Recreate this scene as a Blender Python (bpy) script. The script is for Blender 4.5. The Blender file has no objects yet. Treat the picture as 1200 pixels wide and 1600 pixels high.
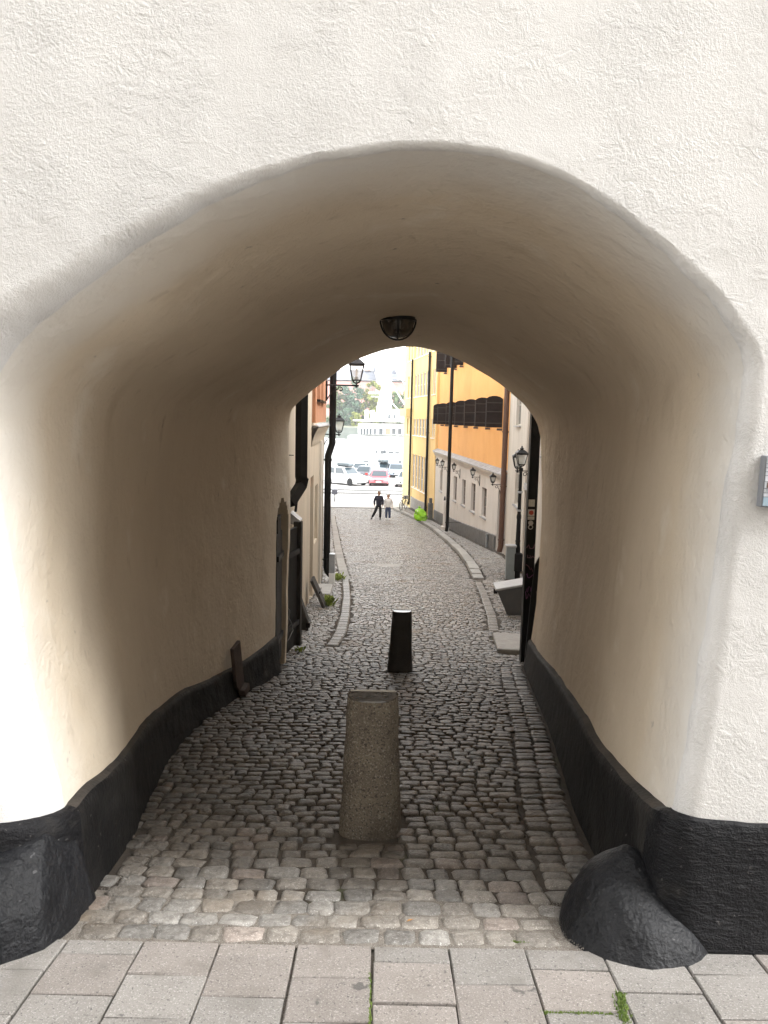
import bpy, math, random
import numpy as np
from mathutils import Vector, Matrix, noise
random.seed(11); RNG = np.random.default_rng(11)
R = math.radians
SC = bpy.context.scene
COL = SC.collection

# ------------------------------------------------------------------ camera
CAM = Vector((0.0, 0.0, 1.95))
FPX = 1202.0
CROT = Matrix.Rotation(R(90 - 6.9), 3, 'X') @ Matrix.Rotation(R(1.3), 3, 'Z')
cd = bpy.data.cameras.new('camera'); co = bpy.data.objects.new('camera', cd); COL.objects.link(co)
cd.sensor_fit = 'VERTICAL'; cd.sensor_height = 24.0; cd.sensor_width = 18.0; cd.lens = 24.0 * FPX / 1600
cd.clip_start = 0.05; cd.clip_end = 3000
co.matrix_world = Matrix.Translation(CAM) @ CROT.to_4x4()
SC.camera = co
# ------------------------------------------------------------------ sky, sun, exposure
SUN_EL, SUN_AZ = 43.0, 69.0            # azimuth from straight behind the camera towards the right
w = bpy.data.worlds.new('World'); SC.world = w; w.use_nodes = True
nt = w.node_tree; nt.nodes.clear()
sky = nt.nodes.new('ShaderNodeTexSky'); sky.sky_type = 'NISHITA'; sky.sun_disc = False
sky.sun_elevation = R(SUN_EL); sky.sun_rotation = R(180 - SUN_AZ)
sky.air_density = 2.0; sky.dust_density = 0.8; sky.ozone_density = 1.0
hs = nt.nodes.new('ShaderNodeHueSaturation'); hs.inputs['Saturation'].default_value = 0.06
bg = nt.nodes.new('ShaderNodeBackground'); bg.inputs['Strength'].default_value = 0.15
wo = nt.nodes.new('ShaderNodeOutputWorld')
nt.links.new(sky.outputs[0], hs.inputs['Color']); nt.links.new(hs.outputs[0], bg.inputs['Color']); nt.links.new(bg.outputs[0], wo.inputs[0])
sl = bpy.data.lights.new('sun', 'SUN'); sl.energy = 0.9; sl.angle = R(28); sl.color = (1.0, 0.985, 0.96)
so = bpy.data.objects.new('sun', sl); COL.objects.link(so)
sdir = Vector((math.sin(R(SUN_AZ)) * math.cos(R(SUN_EL)), -math.cos(R(SUN_AZ)) * math.cos(R(SUN_EL)), math.sin(R(SUN_EL))))
so.rotation_euler = sdir.to_track_quat('Z', 'Y').to_euler(); so.location = sdir * 30
SC.view_settings.view_transform = 'Standard'; SC.view_settings.look = 'None'
SC.view_settings.exposure = 2.6; SC.view_settings.gamma = 1.0; SC.view_settings.use_curve_mapping = False
SC.cycles.max_bounces = 10; SC.cycles.diffuse_bounces = 6; SC.cycles.glossy_bounces = 3; SC.cycles.transmission_bounces = 4
SC.cycles.sample_clamp_indirect = 6.0
SC.cycles.use_denoising = True

# ------------------------------------------------------------------ measuring helpers
def ray(px, py):
    return (CROT @ Vector(((px - 600) / FPX, -(py - 800) / FPX, -1.0)))
def P(px, py, d):
    r = ray(px, py); return CAM + r * (d / r.y)
HK = np.array([[-8, 1.0], [0, 1.70], [2.6, 1.95], [3.6, 2.10], [5, 2.32], [8.5, 2.86], [12, 3.3], [15, 3.66], [20, 4.2], [25, 4.65],
               [30, 5.05], [40, 5.8], [48, 6.27], [54, 6.48], [60, 6.5], [400, 6.5]])
def _smooth_h():
    ys = np.linspace(-8, 400, 8161); hs_ = np.interp(ys, HK[:, 0], HK[:, 1])
    k = np.hanning(31); k /= k.sum(); pad = np.pad(hs_, 15, mode='edge')
    return ys, np.convolve(pad, k, 'valid')
_GY, _GH = _smooth_h()
def G(x, y):
    return 1.95 - np.interp(y, _GY, _GH)
def gpx(px, py, dz=0.0):
    r = ray(px, py); lo = None
    ds = np.linspace(1.5, 120, 24000); zz = CAM.z + r.z / r.y * ds - (G(0, ds) + dz)
    i = int(np.argmax(zz < 0)); d = ds[i]
    return P(px, py, d)
class Frame:
    """a facade plane: local x along the wall, local y out of the wall into the street"""
    def __init__(s, a, b, z0=0.0):
        s.o = Vector((a[0], a[1], z0)); d = Vector((b[0] - a[0], b[1] - a[1], 0)); s.L = d.length; d.normalize()
        s.x = d; s.n = Vector((-d.y, d.x, 0)); s.rz = math.atan2(d.y, d.x)
    def hit(s, px, py, out=0.0):
        r = ray(px, py); o = s.o + s.n * out
        t = (o - CAM).dot(s.n) / r.dot(s.n); p = CAM + r * t - o
        return p.dot(s.x), p.z
    def pt(s, u, v, z): return s.o + s.x * u + s.n * v + Vector((0, 0, z))
    def ground(s, u, v=0.0):
        p = s.pt(u, v, 0); return float(G(p.x, p.y)) - s.o.z

# ------------------------------------------------------------------ mesh helpers
class MB:
    def __init__(s): s.v = []; s.f = []; s.mi = []; s.cur = 0
    def add(s, vs, fs):
        n = len(s.v); s.v += [tuple(p) for p in vs]
        for f in fs: s.f.append([i + n for i in f]); s.mi.append(s.cur)
        return s
    def box(s, x0, x1, y0, y1, z0, z1):
        vs = [(x, y, z) for z in (z0, z1) for y in (y0, y1) for x in (x0, x1)]
        return s.add(vs, [(0, 2, 3, 1), (4, 5, 7, 6), (0, 1, 5, 4), (2, 6, 7, 3), (0, 4, 6, 2), (1, 3, 7, 5)])
    def obox(s, c, size, m):
        vs = []
        for z in (-.5, .5):
            for y in (-.5, .5):
                for x in (-.5, .5): vs.append(Vector(c) + m @ Vector((x * size[0], y * size[1], z * size[2])))
        return s.add(vs, [(0, 2, 3, 1), (4, 5, 7, 6), (0, 1, 5, 4), (2, 6, 7, 3), (0, 4, 6, 2), (1, 3, 7, 5)])
    def prism(s, poly, f0, f1):
        n = len(poly); vs = [f0(p) for p in poly] + [f1(p) for p in poly]
        fs = [list(range(n))[::-1], [i + n for i in range(n)]] + [(i, (i + 1) % n, (i + 1) % n + n, i + n) for i in range(n)]
        return s.add(vs, fs)
    def tube(s, pts, r, n=8, caps=True):
        pts = [Vector(p) for p in pts]; m = len(pts); rs = r if isinstance(r, (list, tuple)) else [r] * m
        t0 = (pts[1] - pts[0]).normalized(); up = Vector((0, 0, 1)) if abs(t0.z) < .9 else Vector((1, 0, 0))
        a = t0.cross(up).normalized(); vs = []
        for i, p in enumerate(pts):
            t = (pts[min(i + 1, m - 1)] - pts[max(i - 1, 0)]).normalized()
            a = (a - t * a.dot(t)).normalized(); b = t.cross(a)
            for k in range(n):
                q = 2 * math.pi * k / n; vs.append(p + (a * math.cos(q) + b * math.sin(q)) * rs[i])
        fs = [(i * n + k, i * n + (k + 1) % n, (i + 1) * n + (k + 1) % n, (i + 1) * n + k) for i in range(m - 1) for k in range(n)]
        if caps: fs += [list(range(n))[::-1], list(range((m - 1) * n, m * n))]
        return s.add(vs, fs)
    def lathe(s, prof, n=16, c=(0, 0, 0), axis='z'):
        vs = []
        for r_, z in prof:
            for k in range(n):
                q = 2 * math.pi * k / n; p = (r_ * math.cos(q), r_ * math.sin(q), z)
                if axis == 'x': p = (z, p[0], p[1])
                if axis == 'y': p = (p[0], z, p[1])
                vs.append((p[0] + c[0], p[1] + c[1], p[2] + c[2]))
        m = len(prof)
        fs = [(i * n + k, i * n + (k + 1) % n, (i + 1) * n + (k + 1) % n, (i + 1) * n + k) for i in range(m - 1) for k in range(n)]
        fs += [list(range(n))[::-1], list(range((m - 1) * n, m * n))]
        return s.add(vs, fs)
    def grid(s, rows, closed=False):
        n, m = len(rows), len(rows[0]); vs = [p for r_ in rows for p in r_]
        fs = [(i * m + j, i * m + (j + 1) % m, (i + 1) * m + (j + 1) % m, (i + 1) * m + j) for i in range(n - 1) for j in range(m if closed else m - 1)]
        return s.add(vs, fs)
    def build(s, name, mat, parent=None, world=False, smooth=0, bevel=0, loc=None, seg=1):
        me = bpy.data.meshes.new(name); off = Vector((0, 0, 0))
        if loc is not None: off = Vector(loc)
        elif world and parent is not None: off = wloc(parent)
        me.from_pydata([tuple(Vector(p) - off) for p in s.v], [], s.f); me.validate()
        for m_ in (mat if isinstance(mat, (list, tuple)) else [mat]): me.materials.append(m_)
        if any(s.mi) and len(me.polygons) == len(s.mi):
            me.polygons.foreach_set('material_index', s.mi)
        if smooth: shade(me, smooth)
        o = bpy.data.objects.new(name, me); COL.objects.link(o)
        if loc is not None:
            o.location = off - (wloc(parent) if parent is not None else Vector((0, 0, 0)))
        if parent is not None: o.parent = parent
        if bevel:
            b = o.modifiers.new('bevel', 'BEVEL'); b.width = bevel; b.segments = seg; b.limit_method = 'ANGLE'; b.angle_limit = R(40)
        return o
def wloc(o):
    p = Vector((0, 0, 0))
    while o is not None: p += Vector(o.location); o = o.parent
    return p
def shade(me, ang):
    me.polygons.foreach_set('use_smooth', [True] * len(me.polygons))
    if ang < 180: me.set_sharp_from_angle(angle=R(ang))
def tag(o, label, cat, group=None):
    o['label'] = label; o['category'] = cat
    if group: o['group'] = group
    return o
def thing(name, label, cat, loc=(0, 0, 0), rz=0.0, group=None):
    o = bpy.data.objects.new(name, None); COL.objects.link(o); o.empty_display_size = .2
    o.location = loc; o.rotation_euler = (0, 0, rz); return tag(o, label, cat, group)
def structure(o, kind='structure'): o['kind'] = kind; return o
def copy_tree(o, parent=None):
    c = o.copy(); COL.objects.link(c)
    if parent is not None: c.parent = parent
    for ch in list(o.children): copy_tree(ch, c)
    return c
def nz(x, y, z, s=1.0): return noise.noise(Vector((x * s, y * s, z * s)))

# ------------------------------------------------------------------ materials
def mat(name, col, col2=None, nscale=4.0, rough=.8, bumps=(), metal=0.0, world=False, tint=False, spots=(), contrast=(.35, .65), stretch=None,
        spec=.5, alpha=None, rnd=False, rough2=None, emit=None, wrap=None):
    m = bpy.data.materials.new(name); m.use_nodes = True; t = m.node_tree; N = t.nodes; L = t.links
    b = N['Principled BSDF']; b.inputs['Roughness'].default_value = rough; b.inputs['Metallic'].default_value = metal
    b.inputs['Specular IOR Level'].default_value = spec
    if world: g = N.new('ShaderNodeNewGeometry'); vec = g.outputs['Position']
    else: g = N.new('ShaderNodeTexCoord'); vec = g.outputs['Object']
    if stretch:
        mp = N.new('ShaderNodeMapping'); mp.inputs['Scale'].default_value = stretch; L.new(vec, mp.inputs[0]); vecs = mp.outputs[0]
    else: vecs = vec
    def noi(sc, det=3.0, ro=.55, v=vec, dist=0.0):
        n = N.new('ShaderNodeTexNoise'); n.inputs['Scale'].default_value = sc; n.inputs['Detail'].default_value = det
        n.inputs['Roughness'].default_value = ro; n.inputs['Distortion'].default_value = dist; L.new(v, n.inputs['Vector']); return n
    def ramp(src, a, c):
        r_ = N.new('ShaderNodeMapRange'); r_.inputs[1].default_value = a; r_.inputs[2].default_value = c; L.new(src, r_.inputs[0]); return r_.outputs[0]
    def mix(f, a, c, mode='MIX'):
        x = N.new('ShaderNodeMix'); x.data_type = 'RGBA'; x.blend_type = mode
        if isinstance(f, float): x.inputs[0].default_value = f
        else: L.new(f, x.inputs[0])
        for k, q in ((6, a), (7, c)):
            if isinstance(q, tuple): x.inputs[k].default_value = (*q[:3], 1)
            else: L.new(q, x.inputs[k])
        return x.outputs[2]
    out = tuple(col)
    if col2 is not None: out = mix(ramp(noi(nscale, 5, .6, vecs).outputs['Fac'], *contrast), tuple(col), tuple(col2))
    for (sc, a, c, scol, *rest) in spots:
        out = mix(ramp(noi(sc, rest[0] if rest else 3, .6, vecs if len(rest) > 1 and rest[1] else vec).outputs['Fac'], a, c), out, tuple(scol))
    if wrap:      # front paint run raggedly into the passage, its white also imitating the sunlit jamb
        gp = N.new('ShaderNodeNewGeometry'); sx = N.new('ShaderNodeSeparateXYZ'); L.new(gp.outputs['Position'], sx.inputs[0])
        ad = N.new('ShaderNodeMath'); ad.operation = 'MULTIPLY_ADD'; ad.inputs[1].default_value = .55; L.new(noi(1.6, 5, .6).outputs['Fac'], ad.inputs[0]); L.new(sx.outputs['Y'], ad.inputs[2])
        out = mix(ramp(ad.outputs[0], wrap[0], wrap[1]), tuple(wrap[2]), out)
    if tint:
        at = N.new('ShaderNodeAttribute'); at.attribute_name = 'tint'; out = mix(1.0, out, at.outputs['Color'], 'MULTIPLY')
    if rnd:
        oi = N.new('ShaderNodeObjectInfo'); hv = N.new('ShaderNodeMapRange'); hv.inputs[3].default_value = 1 - rnd; hv.inputs[4].default_value = 1 + rnd
        L.new(oi.outputs['Random'], hv.inputs[0]); cb = N.new('ShaderNodeCombineColor')
        for k in range(3): L.new(hv.outputs[0], cb.inputs[k])
        out = mix(1.0, out, cb.outputs[0], 'MULTIPLY')
    if isinstance(out, tuple): b.inputs['Base Color'].default_value = (*out[:3], 1)
    else: L.new(out, b.inputs['Base Color'])
    if rough2 is not None:
        L.new((lambda q: q)(ramp2(N, L, noi(nscale * 2.3, 4).outputs['Fac'], rough, rough2)), b.inputs['Roughness'])
    prev = None
    for bp in bumps:
        sc, det, ro, dist = bp[:4]; kind = bp[4] if len(bp) > 4 else 'noise'
        if kind == 'vor':
            n = N.new('ShaderNodeTexVoronoi'); n.inputs['Scale'].default_value = sc; L.new(vec, n.inputs['Vector']); h = n.outputs['Distance']
        else:
            n = noi(sc, det, ro, vecs if kind == 'st' else vec, bp[5] if len(bp) > 5 else 0.0); h = n.outputs['Fac']
            if kind == 'pit': h = ramp(h, .42, .62)
            if kind == 'ridge':
                ma = N.new('ShaderNodeMath'); ma.operation = 'ABSOLUTE'; mb_ = N.new('ShaderNodeMath'); mb_.operation = 'SUBTRACT'
                mb_.inputs[1].default_value = .5; L.new(h, mb_.inputs[0]); L.new(mb_.outputs[0], ma.inputs[0]); h = ramp(ma.outputs[0], .0, .12)
        if len(bp) > 6:      # patchy: relief fades in and out over the wall
            pm = N.new('ShaderNodeMath'); pm.operation = 'MULTIPLY'; L.new(h, pm.inputs[0]); L.new(ramp(noi(bp[6], 3).outputs['Fac'], .38, .62), pm.inputs[1]); h = pm.outputs[0]
        bn = N.new('ShaderNodeBump'); bn.inputs['Strength'].default_value = 1.0; bn.inputs['Distance'].default_value = dist
        L.new(h, bn.inputs['Height'])
        if prev is not None: L.new(prev, bn.inputs['Normal'])
        prev = bn.outputs[0]
    if prev is not None: L.new(prev, b.inputs['Normal'])
    if alpha is not None: b.inputs['Alpha'].default_value = alpha
    if emit: b.inputs['Emission Color'].default_value = (*emit[:3], 1); b.inputs['Emission Strength'].default_value = emit[3]
    return m
def ramp2(N, L, src, a, c):
    r_ = N.new('ShaderNodeMapRange'); r_.inputs[1].default_value = .3; r_.inputs[2].default_value = .7; r_.inputs[3].default_value = a; r_.inputs[4].default_value = c
    L.new(src, r_.inputs[0]); return r_.outputs[0]
def glass(name, col=(.8, .85, .85), rough=.05, alpha=.35):
    return mat(name, col, rough=rough, alpha=alpha)

m_stucco = mat('stucco', (.625, .615, .603), (.655, .646, .634), 1.0, .9, spec=.2, spots=((3.0, .64, .85, (.635, .62, .60)), (2.6, .60, .82, (.618, .603, .585), 5, True)), stretch=(1, 1, .4),
               bumps=((34, 5, .66, .0022, 'noise', .25, 1.5), (120, 5, .74, .0048, 'noise', .2, 1.6), (210, 4, .68, .0019), (75, 4, .62, .0012, 'pit', 0.0, 1.3), (14, 7, .62, .0022, 'ridge', .5, 3.2)))
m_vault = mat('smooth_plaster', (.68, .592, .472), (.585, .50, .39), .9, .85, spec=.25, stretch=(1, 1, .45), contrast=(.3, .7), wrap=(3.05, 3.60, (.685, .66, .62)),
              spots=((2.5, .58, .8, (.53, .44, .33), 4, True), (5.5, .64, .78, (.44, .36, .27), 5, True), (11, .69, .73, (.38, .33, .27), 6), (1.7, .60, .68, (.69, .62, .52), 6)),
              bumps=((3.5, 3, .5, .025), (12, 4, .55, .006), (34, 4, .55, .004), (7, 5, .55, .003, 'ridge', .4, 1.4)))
m_ledge = mat('dirty_plaster', (.055, .045, .036), (.018, .016, .014), 5, .9, bumps=((40, 4, .6, .01),))
m_plinth = mat('black_tar_paint', (.0045, .0045, .0058), (.0105, .0103, .0118), 2.2, .62, rough2=.45, spec=.22, spots=((26, .68, .72, (.07, .067, .065)), (3, .62, .74, (.028, .0265, .025)), (48, .70, .73, (.12, .115, .11))),
               bumps=((7, 3, .5, .02), (38, 4, .65, .012, 'st'), (120, 3, .6, .004)), stretch=(.5, .5, 1.6))
m_plinth_in = mat('worn_black_paint', (.0045, .0043, .0045), (.011, .0102, .0098), 2.0, .66, spec=.2, stretch=(1, 1, .35), spots=((21, .715, .735, (.16, .15, .135)), (1.6, .55, .75, (.024, .0225, .021))),
                  bumps=((7, 3, .5, .02), (45, 4, .6, .007)))
m_guard = mat('tarred_stone', (.004, .0043, .0056), (.010, .0105, .0126), 3.0, .58, rough2=.40, spec=.3, spots=((34, .68, .74, (.07, .07, .073)),), bumps=((8, 3, .5, .03), (50, 4, .6, .010)))
m_granite = mat('weathered_granite', (.175, .148, .113), (.10, .083, .064), 6, .85, spots=((110, .56, .64, (.27, .25, .215)), (90, .56, .62, (.05, .042, .035)), (2.6, .55, .75, (.075, .06, .045))),
                bumps=((70, 4, .6, .010), (170, 3, .6, .004)))
m_granite_shaded = mat('shaded_granite', (.028, .025, .022), (.045, .04, .036), 8, .6, bumps=((80, 3, .6, .004),))  # same granite as the near bollard, darkened to imitate its backlit face
m_stone = mat('cobble_granite', (.185, .172, .156), (.115, .105, .095), 30, .48, rough2=.27, world=True, tint=True, spots=((160, .58, .66, (.31, .30, .28)), (1.3, .56, .72, (.13, .10, .07))),
              bumps=((28, 4, .6, .012), (75, 5, .65, .008), (190, 3, .6, .002)))
m_slab = mat('concrete_slab', (.232, .217, .20), (.275, .258, .24), 5, .85, world=True, tint=True, spots=((150, .56, .64, (.40, .38, .36)), (100, .60, .67, (.12, .115, .11)), (13, .67, .71, (.13, .125, .12)), (7, .60, .80, (.19, .178, .163)), (3.5, .55, .8, (.205, .19, .172))),
             bumps=((150, 4, .6, .004), (26, 3, .5, .003)))
m_soil = mat('joint_dirt', (.034, .026, .019), (.06, .047, .034), 9, .95, world=True, spots=((220, .62, .68, (.12, .105, .09)), (2.2, .62, .75, (.06, .07, .03))), bumps=((90, 4, .6, .008),))
m_sand = mat('joint_sand', (.23, .205, .175), (.14, .12, .10), 22, .95, world=True, spots=((240, .58, .64, (.45, .43, .40)), (180, .62, .68, (.10, .08, .065))), bumps=((140, 4, .6, .008),))
m_kerb = mat('kerb_granite', (.36, .345, .325), (.29, .28, .26), 14, .7, world=True, tint=True, spots=((120, .6, .68, (.2, .19, .18)),), bumps=((60, 4, .6, .004),))
m_iron = mat('black_iron', (.006, .006, .007), (.011, .010, .0095), 8, .45, spec=.3, bumps=((60, 3, .5, .001),))
m_black = mat('black_paint', (.006, .0055, .0055), (.012, .011, .0105), 5, .5, spec=.2, bumps=((30, 3, .5, .002),))
m_glassp = glass('lamp_glass', (.82, .86, .84), .08, .38)
m_bulb = mat('frosted_glass', (.75, .73, .66), rough=.4)
m_steel = mat('galvanised_steel', (.42, .44, .46), (.34, .36, .38), 7, .4, metal=.6)
# ================================================================== the archway house
YF, YB = 2.72, 9.0
def resample(pts, n):
    pts = np.array(pts, float); d = np.r_[0, np.cumsum(np.linalg.norm(np.diff(pts, axis=0), axis=1))]
    # smooth interpolation (Catmull-Rom through the measured points)
    from_t = np.linspace(0, d[-1], n); out = []
    for t in from_t:
        i = int(np.clip(np.searchsorted(d, t) - 1, 0, len(pts) - 2)); f = (t - d[i]) / max(d[i + 1] - d[i], 1e-9)
        p0, p1, p2, p3 = pts[max(i - 1, 0)], pts[i], pts[i + 1], pts[min(i + 2, len(pts) - 1)]
        m1 = (p2 - p0) / max(d[min(i + 1, len(d) - 1)] - d[max(i - 1, 0)], 1e-9) * (d[i + 1] - d[i])
        m2 = (p3 - p1) / max(d[min(i + 2, len(d) - 1)] - d[i], 1e-9) * (d[i + 1] - d[i])
        out.append((2 * f**3 - 3 * f**2 + 1) * p1 + (f**3 - 2 * f**2 + f) * m1 + (-2 * f**3 + 3 * f**2) * p2 + (f**3 - f**2) * m2)
    return np.array(out)
NL, NA, NR = 60, 150, 60
FRONT = [[(104, 1530), (48, 1285), (21, 1180), (-7, 1060), (-31, 900), (-47, 760), (-55, 655)],
         [(-55, 655), (-44, 596), (-8, 541), (46, 498), (100, 456), (150, 419), (200, 385), (250, 353), (300, 325), (350, 303), (400, 284), (480, 257), (560, 240), (640, 231), (730, 235),
          (830, 257), (920, 300), (1000, 360), (1060, 411), (1100, 450), (1140, 502), (1164, 540), (1172, 575)],
         [(1172, 575), (1166, 640), (1148, 740), (1131, 850), (1108, 1020), (1087, 1140), (1063, 1275), (1010, 1530)]]
BACK = [[(448, 1050), (452, 960), (454, 860), (455, 780), (453, 710), (453, 660)],
        [(453, 660), (457, 640), (467, 628), (482, 614), (500, 600), (520, 586), (545, 568), (570, 556), (600, 547), (640, 543), (670, 546), (700, 554), (735, 571), (770, 593), (800, 616), (825, 639), (840, 660), (845, 682)],
        [(845, 682), (846, 750), (843, 850), (836, 930), (824, 1050)]]
def outline(segs, d):
    o = []
    for k, (sg, n) in enumerate(zip(segs, (NL, NA, NR))):
        q = resample([(lambda p: (p.x, p.z))(P(px, py, d)) for px, py in sg], n); o.append(q if k == 0 else q[1:])
    return np.vstack(o)
FO, BO = outline(FRONT, YF), outline(BACK, YB)
NS = len(FO)
S_L = np.clip(1 - (np.arange(NS) - NL * .6) / (NL * .9), 0, 1)        # weight of the left / right wall along the outline
S_R = np.clip(1 - ((NS - 1 - np.arange(NS)) - NR * .6) / (NR * .9), 0, 1)
S_L = S_L * S_L * (3 - 2 * S_L); S_R = S_R * S_R * (3 - 2 * S_R)
BUL = np.array([[2.7, 0], [3.1, -.03], [3.6, -.06], [4.2, -.17], [5, -.30], [5.8, -.35], [7, -.24], [8.2, -.05], [9, 0]])
BUR = np.array([[2.7, 0], [3.5, -.04], [4.1, -.06], [4.9, -.03], [6, 0], [9, 0]])
_dd = np.linspace(2.7, 9, 200)
def _sm(tab, d): 
    v = np.interp(_dd, tab[:, 0], tab[:, 1]); k = np.hanning(21); k /= k.sum(); v = np.convolve(np.pad(v, 10, mode='edge'), k, 'valid'); return np.interp(d, _dd, v)
def section(d):
    t = (d - YF) / (YB - YF); q = FO * (1 - t) + BO * t; q = q.copy()
    q[:, 0] += S_L * _sm(BUL, d) + S_R * _sm(BUR, d)
    zb = float(G(0, d)) - .12
    for rng, top in ((range(0, NL), NL - 1), (range(NS - NR, NS), NS - NR)):          # walls reach below the ground
        base = q[0 if top == NL - 1 else NS - 1, 1]; zt = q[top, 1]
        for i in rng: q[i, 1] = zt - (zt - q[i, 1]) * (zt - zb) / (zt - base)
    return q
def wall_x(side, d, h):
    q = section(min(max(d, YF), YB)); z = float(G(0, d)) + h
    seg = q[:NL] if side < 0 else q[NS - NR:][::-1]
    return float(np.interp(z, seg[:, 1], seg[:, 0]))

house = thing('archway_house', 'cream plastered house with rough stuccoed front, pierced by the low vaulted passage', 'house', (0, YF, 0))
# front wall: rings from the outer rectangle to the rounded arris
X0, X1, ZT = -11.0, 11.0, 7.4
cx, cz = .02, .9
def outer_pt(i):
    x, z = FO[i]
    if i < NL: return (X0, z)
    if i >= NS - NR: return (X1, z)
    f = (i - NL + 1) / (NS - NR - NL + 1); per = [(X0, FO[NL, 1]), (X0, ZT), (X1, ZT), (X1, FO[NS - NR, 1])]
    ln = [per[1][1] - per[0][1], X1 - X0, per[2][1] - per[3][1]]; s = f * sum(ln)
    for k in range(3):
        if s <= ln[k] or k == 2:
            g = s / ln[k]; return (per[k][0] + (per[k + 1][0] - per[k][0]) * g, per[k][1] + (per[k + 1][1] - per[k][1]) * g)
        s -= ln[k]
rad = np.interp(np.arange(NS), [0, NL * .7, NL + 25, NL + 70, NL + NA - 40, NL + NA - 2, NS], [.27, .26, .09, .03, .022, .05, .09])
tang = np.gradient(FO, axis=0); tang /= np.linalg.norm(tang, axis=1)[:, None]
nrm = np.c_[-tang[:, 1], tang[:, 0]]                                  # outward from the opening
if np.dot(nrm[NL + NA // 2], (0, 1)) < 0: nrm = -nrm
rows = []
KR = 64
for k in range(KR + 1):
    f = 1 - (k / KR); f = f ** 3.0; row = []
    for i in range(NS):
        a = FO[i] + nrm[i] * rad[i]; o = outer_pt(i); x = a[0] + (o[0] - a[0]) * f; z = a[1] + (o[1] - a[1]) * f
        y = YF + .004 * nz(x, 3.1, z, 1.1) + .002 * nz(x, 7.7, z, 3.3) + .0015 * nz(x, 1.7, z, 8.0) + .0010 * nz(x, 4.2, z, 19.0)
        row.append((x, y, z))
    rows.append(row)
for q in (12, 24, 36, 48, 60, 72, 82, 90):
    row = []
    for i in range(NS):
        c, s_ = math.cos(R(q)), math.sin(R(q)); r_ = rad[i]; a = FO[i] + nrm[i] * r_ * (1 - s_); jx = .010 * nz(a[0], 9.0, a[1], 6.0) + .004 * nz(a[0], 2.0, a[1], 22.0)
        yb = YF + (.004 * nz(a[0], 3.1, a[1], 1.1) + .002 * nz(a[0], 7.7, a[1], 3.3)) * c
        row.append((a[0] + nrm[i][0] * jx, yb + r_ * (1 - c), a[1] + nrm[i][1] * jx))
    rows.append(row)
MB().grid(rows).build('front_wall', m_stucco, house, True, smooth=180)
last = rows[-1]
# vault and passage walls
ds = list(np.linspace(YF + .33, 8.2, 66)) + list(np.arange(8.24, 9.001, .035))
rows = [last]
NICHE = (8.36, 8.86)
for d in ds:
    q = section(d); row = []; zg = float(G(0, d))
    f = min(1, (d - YF - .25) / .6)
    for i in range(NS):
        x, z = q[i]; u = i / NS * 9
        am = (.022 * nz(u * .8, d * .55, 4.0) + .012 * nz(u * 2.2, d * 1.6, 9.0) + .004 * nz(u * 7, d * 5, 2.0)) * f
        n_ = np.array([0.0, 0.0])
        if i < NL: n_ = np.array([-1.0, 0])
        elif i >= NS - NR: n_ = np.array([1.0, 0])
        else:
            v = np.array([x - q[:, 0].mean(), (z - q[NL, 1]) * 1.4 + .2]); n_ = v / np.linalg.norm(v)
        x += n_[0] * am; z += n_[1] * am
        y = d
        if i < NL + 6 and NICHE[0] < d < NICHE[1]:
            mid = (NICHE[0] + NICHE[1]) / 2; half = (NICHE[1] - NICHE[0]) / 2
            top = zg + 1.62 + .30 * math.sqrt(max(0, 1 - ((d - mid) / half) ** 2))
            if z < top: x -= .22
        row.append((x, y, z))
    rows.append(row)
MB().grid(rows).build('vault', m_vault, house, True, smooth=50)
# rear face, roof slab, sides
endrow = rows[-1]; rr = [endrow]
for f in (.15, 1.0):
    rr.append([(endrow[i][0] + (outer_pt(i)[0] - endrow[i][0]) * f, YB + .02, endrow[i][2] + ((outer_pt(i)[1] if NL <= i < NS - NR else endrow[i][2]) - endrow[i][2]) * f) for i in range(NS)])
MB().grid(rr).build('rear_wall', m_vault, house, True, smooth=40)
mb = MB(); mb.box(X0 - .1, X1 + .1, YF + .02, YB + .02, ZT, ZT + .3); mb.build('roof', m_ledge, house, True)
mb = MB(); mb.box(X0 - .2, X0, YF + .03, YB, -2, ZT - .002); mb.build('side_wall', m_vault, house, True); mb = MB(); mb.box(X1, X1 + .2, YF + .03, YB, -2, ZT - .002); mb.build('side_wall', m_vault, house, True)

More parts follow.
